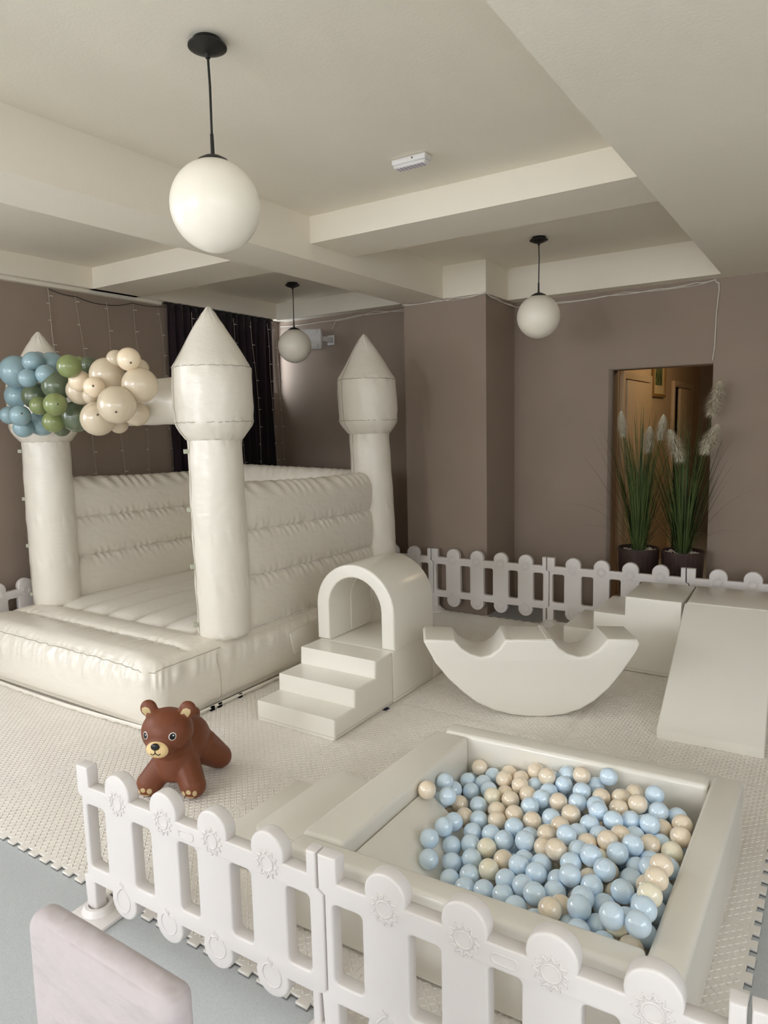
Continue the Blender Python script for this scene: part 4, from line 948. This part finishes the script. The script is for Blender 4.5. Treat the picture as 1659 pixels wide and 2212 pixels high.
# ================================================================== POTTED GRASSES
def potted_grass(label, x, y, seed, plumes, lean=0.0, leaners=()):
    rnd = random.Random(seed)
    t = thing('potted_grass', label, 'plant', (x, y, FZ), 0, 'potted grasses before the doorway')
    H = 0.625; R = 0.162
    def fn(r, z, a): return r*(1+0.012*math.cos(a*26)) if 0.01 < z < H-0.02 and r > 0.12 else r
    pot = link('pot', lathe([(0, 0), (0.125, 0), (0.128, 0.01), (0.134, 0.15), (0.146, 0.35), (0.157, 0.57), (R, H-0.018), (R, H), (R-0.012, H), (R-0.014, H-0.035), (0.0, H-0.035)], 96, fn=fn), 'pot_brown', t, 50)
    pm = bmesh.new()
    for i in range(150):
        a = rnd.uniform(0, 2*PI); rr_ = 0.138*math.sqrt(rnd.random()); s = rnd.uniform(0.006, 0.014)
        me = sphere_mesh(1, 1, (s*rnd.uniform(0.8, 1.4), s, s*0.7), (rr_*math.cos(a), rr_*math.sin(a), H-0.030+rnd.uniform(0, 0.012))); pm.from_mesh(me); bpy.data.meshes.remove(me)
    pb = link('pebbles', from_bm(pm), 'pebble', t, 179); pb['kind'] = 'stuff'
    vs = []; fs = []
    def blade(base, az, tilt, L, w, curl):
        n = 10; p = Vector(base); el = PI/2-tilt; b0 = len(vs)
        sd = Vector((-math.sin(az), math.cos(az), 0))
        for i in range(n+1):
            k = i/n; ww = w*(1-k**2.2)*(0.5+0.5*min(1, k*6))+0.0004
            d = Vector((math.cos(az)*math.cos(el), math.sin(az)*math.cos(el), math.sin(el))); up = d.cross(sd)
            vs.append(p-sd*ww); vs.append(p+up*ww*0.45); vs.append(p+sd*ww)
            p = p+d*(L/n); el -= curl/n*(0.3+1.4*k)
        for i in range(n):
            a = b0+i*3
            fs.append((a, a+1, a+4, a+3)); fs.append((a+1, a+2, a+5, a+4))
    for i in range(170):
        az = rnd.uniform(0, 2*PI); rr_ = 0.055*math.sqrt(rnd.random())
        tilt = abs(rnd.gauss(0.05, 0.16)); tilt = min(tilt, 0.42)
        blade((rr_*math.cos(az), rr_*math.sin(az), H-0.03), az+rnd.uniform(-0.5, 0.5), tilt, rnd.uniform(0.60, 1.25)*(1-tilt*0.5), rnd.uniform(0.0030, 0.0055), rnd.uniform(0.0, 0.45))
    for i in range(12):
        az = rnd.uniform(0, 2*PI); blade((0.04*math.cos(az), 0.04*math.sin(az), H-0.03), az, rnd.uniform(0.35, 0.8), rnd.uniform(0.35, 0.6), 0.0026, rnd.uniform(0.6, 2.0))
    for az, tilt, L, curl in leaners: blade((0.04*math.cos(az), 0.04*math.sin(az), H-0.03), az, tilt, L, 0.0034, curl)
    gr = link('grass_blades', pyd(vs, fs), 'grass', t, 179); gr['kind'] = 'stuff'
    for (dx, dy, zt, L, w, tl) in plumes:
        stalk = [(0.02*dx/abs(dx+1e-6), 0.0, H-0.03), (dx*0.5, dy*0.5, H+(zt-H)*0.55), (dx, dy, zt)]
        pl = link('plume_stalk', wire_mesh([stalk], 0.003), 'grass', t, 179)
        pv = []; pf = []
        ax_ = Vector((math.sin(tl), 0, math.cos(tl)))
        for i in range(1500):
            k = rnd.random(); env = math.sin(PI*min(1, 0.12+0.85*k))**0.7
            c0 = Vector((dx, dy, zt))+ax_*(L*(k-0.1)); az = rnd.uniform(0, 2*PI); q_ = Vector((math.cos(az), math.sin(az), rnd.uniform(-0.5, 0.6))).normalized()
            ln = w*env*rnd.uniform(0.75, 1.15); sd = q_.cross(ax_).normalized()*0.0012
            e1 = c0+q_*ln*0.55+ax_*0.006; e2 = c0+q_*ln+Vector((0, 0, -0.012))
            b = len(pv); pv += [c0-sd, c0+sd, e1-sd, e1+sd, e2]; pf += [(b, b+1, b+3, b+2), (b+2, b+3, b+4)]
        link('plume', pyd(pv, pf), 'plume', pl, None)
    return t
potted_grass('potted ornamental grass with white plumes standing left before the doorway', -1.350, 5.855, 3,
             [(-0.14, -0.01, 1.55, 0.20, 0.055, -0.1), (0.05, 0.03, 1.42, 0.20, 0.075, 0.05), (0.14, 0.05, 1.52, 0.19, 0.06, 0.1)], leaners=[(PI*1.05, 0.55, 0.75, 1.6), (0.1, 0.35, 0.9, 0.3)])
potted_grass('potted ornamental grass with white plumes standing right before the doorway', -1.012, 5.855, 11,
             [(-0.03, -0.12, 1.36, 0.25, 0.10, -0.30), (0.17, -0.16, 1.42, 0.22, 0.095, 0.35), (0.18, 0.0, 1.70, 0.26, 0.095, 0.2)], leaners=[(PI*0.97, 0.40, 0.95, 0.4), (PI*1.02, 0.5, 0.7, 0.9), (-0.2, 0.45, 0.75, 0.9)])

# ================================================================== COVERED CHAIR
ch = thing('covered_chair', 'chair under a pale pinkish-white stretch cover in the lower left corner', 'chair', (-0.995, 0.43, FZ), math.radians(0))
def back_f():
    return puffy(-0.185, 0.198, 0.168, 0.228, 0.36, 0.818, 0.026, (0.006, 0.010, 0.004), (36, 14, 40), 0.0)
link('backrest', back_f(), 'cover_cloth', ch, 179)
link('seat', puffy(-0.185, 0.18, -0.24, 0.18, 0.40, 0.47, 0.03, (0.006, 0.006, 0.012), (20, 20, 8), 0.0), 'cover_cloth', ch, 179)
def sk(u, v):
    per = [(-0.18, -0.235), (0.175, -0.235), (0.175, 0.222), (-0.18, 0.222)]
    s = u*4; k = int(s) % 4; f = s-int(s); a = per[k]; b = per[(k+1) % 4]
    x = a[0]+(b[0]-a[0])*f; y = a[1]+(b[1]-a[1])*f; z = 0.02+0.41*v
    o = 0.004*math.sin(u*90)*(1-v)
    return (x*(1+o), y*(1+o), z)
link('cover_skirt', grid(160, 8, sk, True, False), 'cover_cloth', ch, 50)
for sx in (-0.15, 0.145):
    for sy in (-0.22, 0.19): box('leg', sx-0.012, sx+0.012, sy-0.012, sy+0.012, 0.0, 0.41, 'black_metal', ch, 0.003, 1)
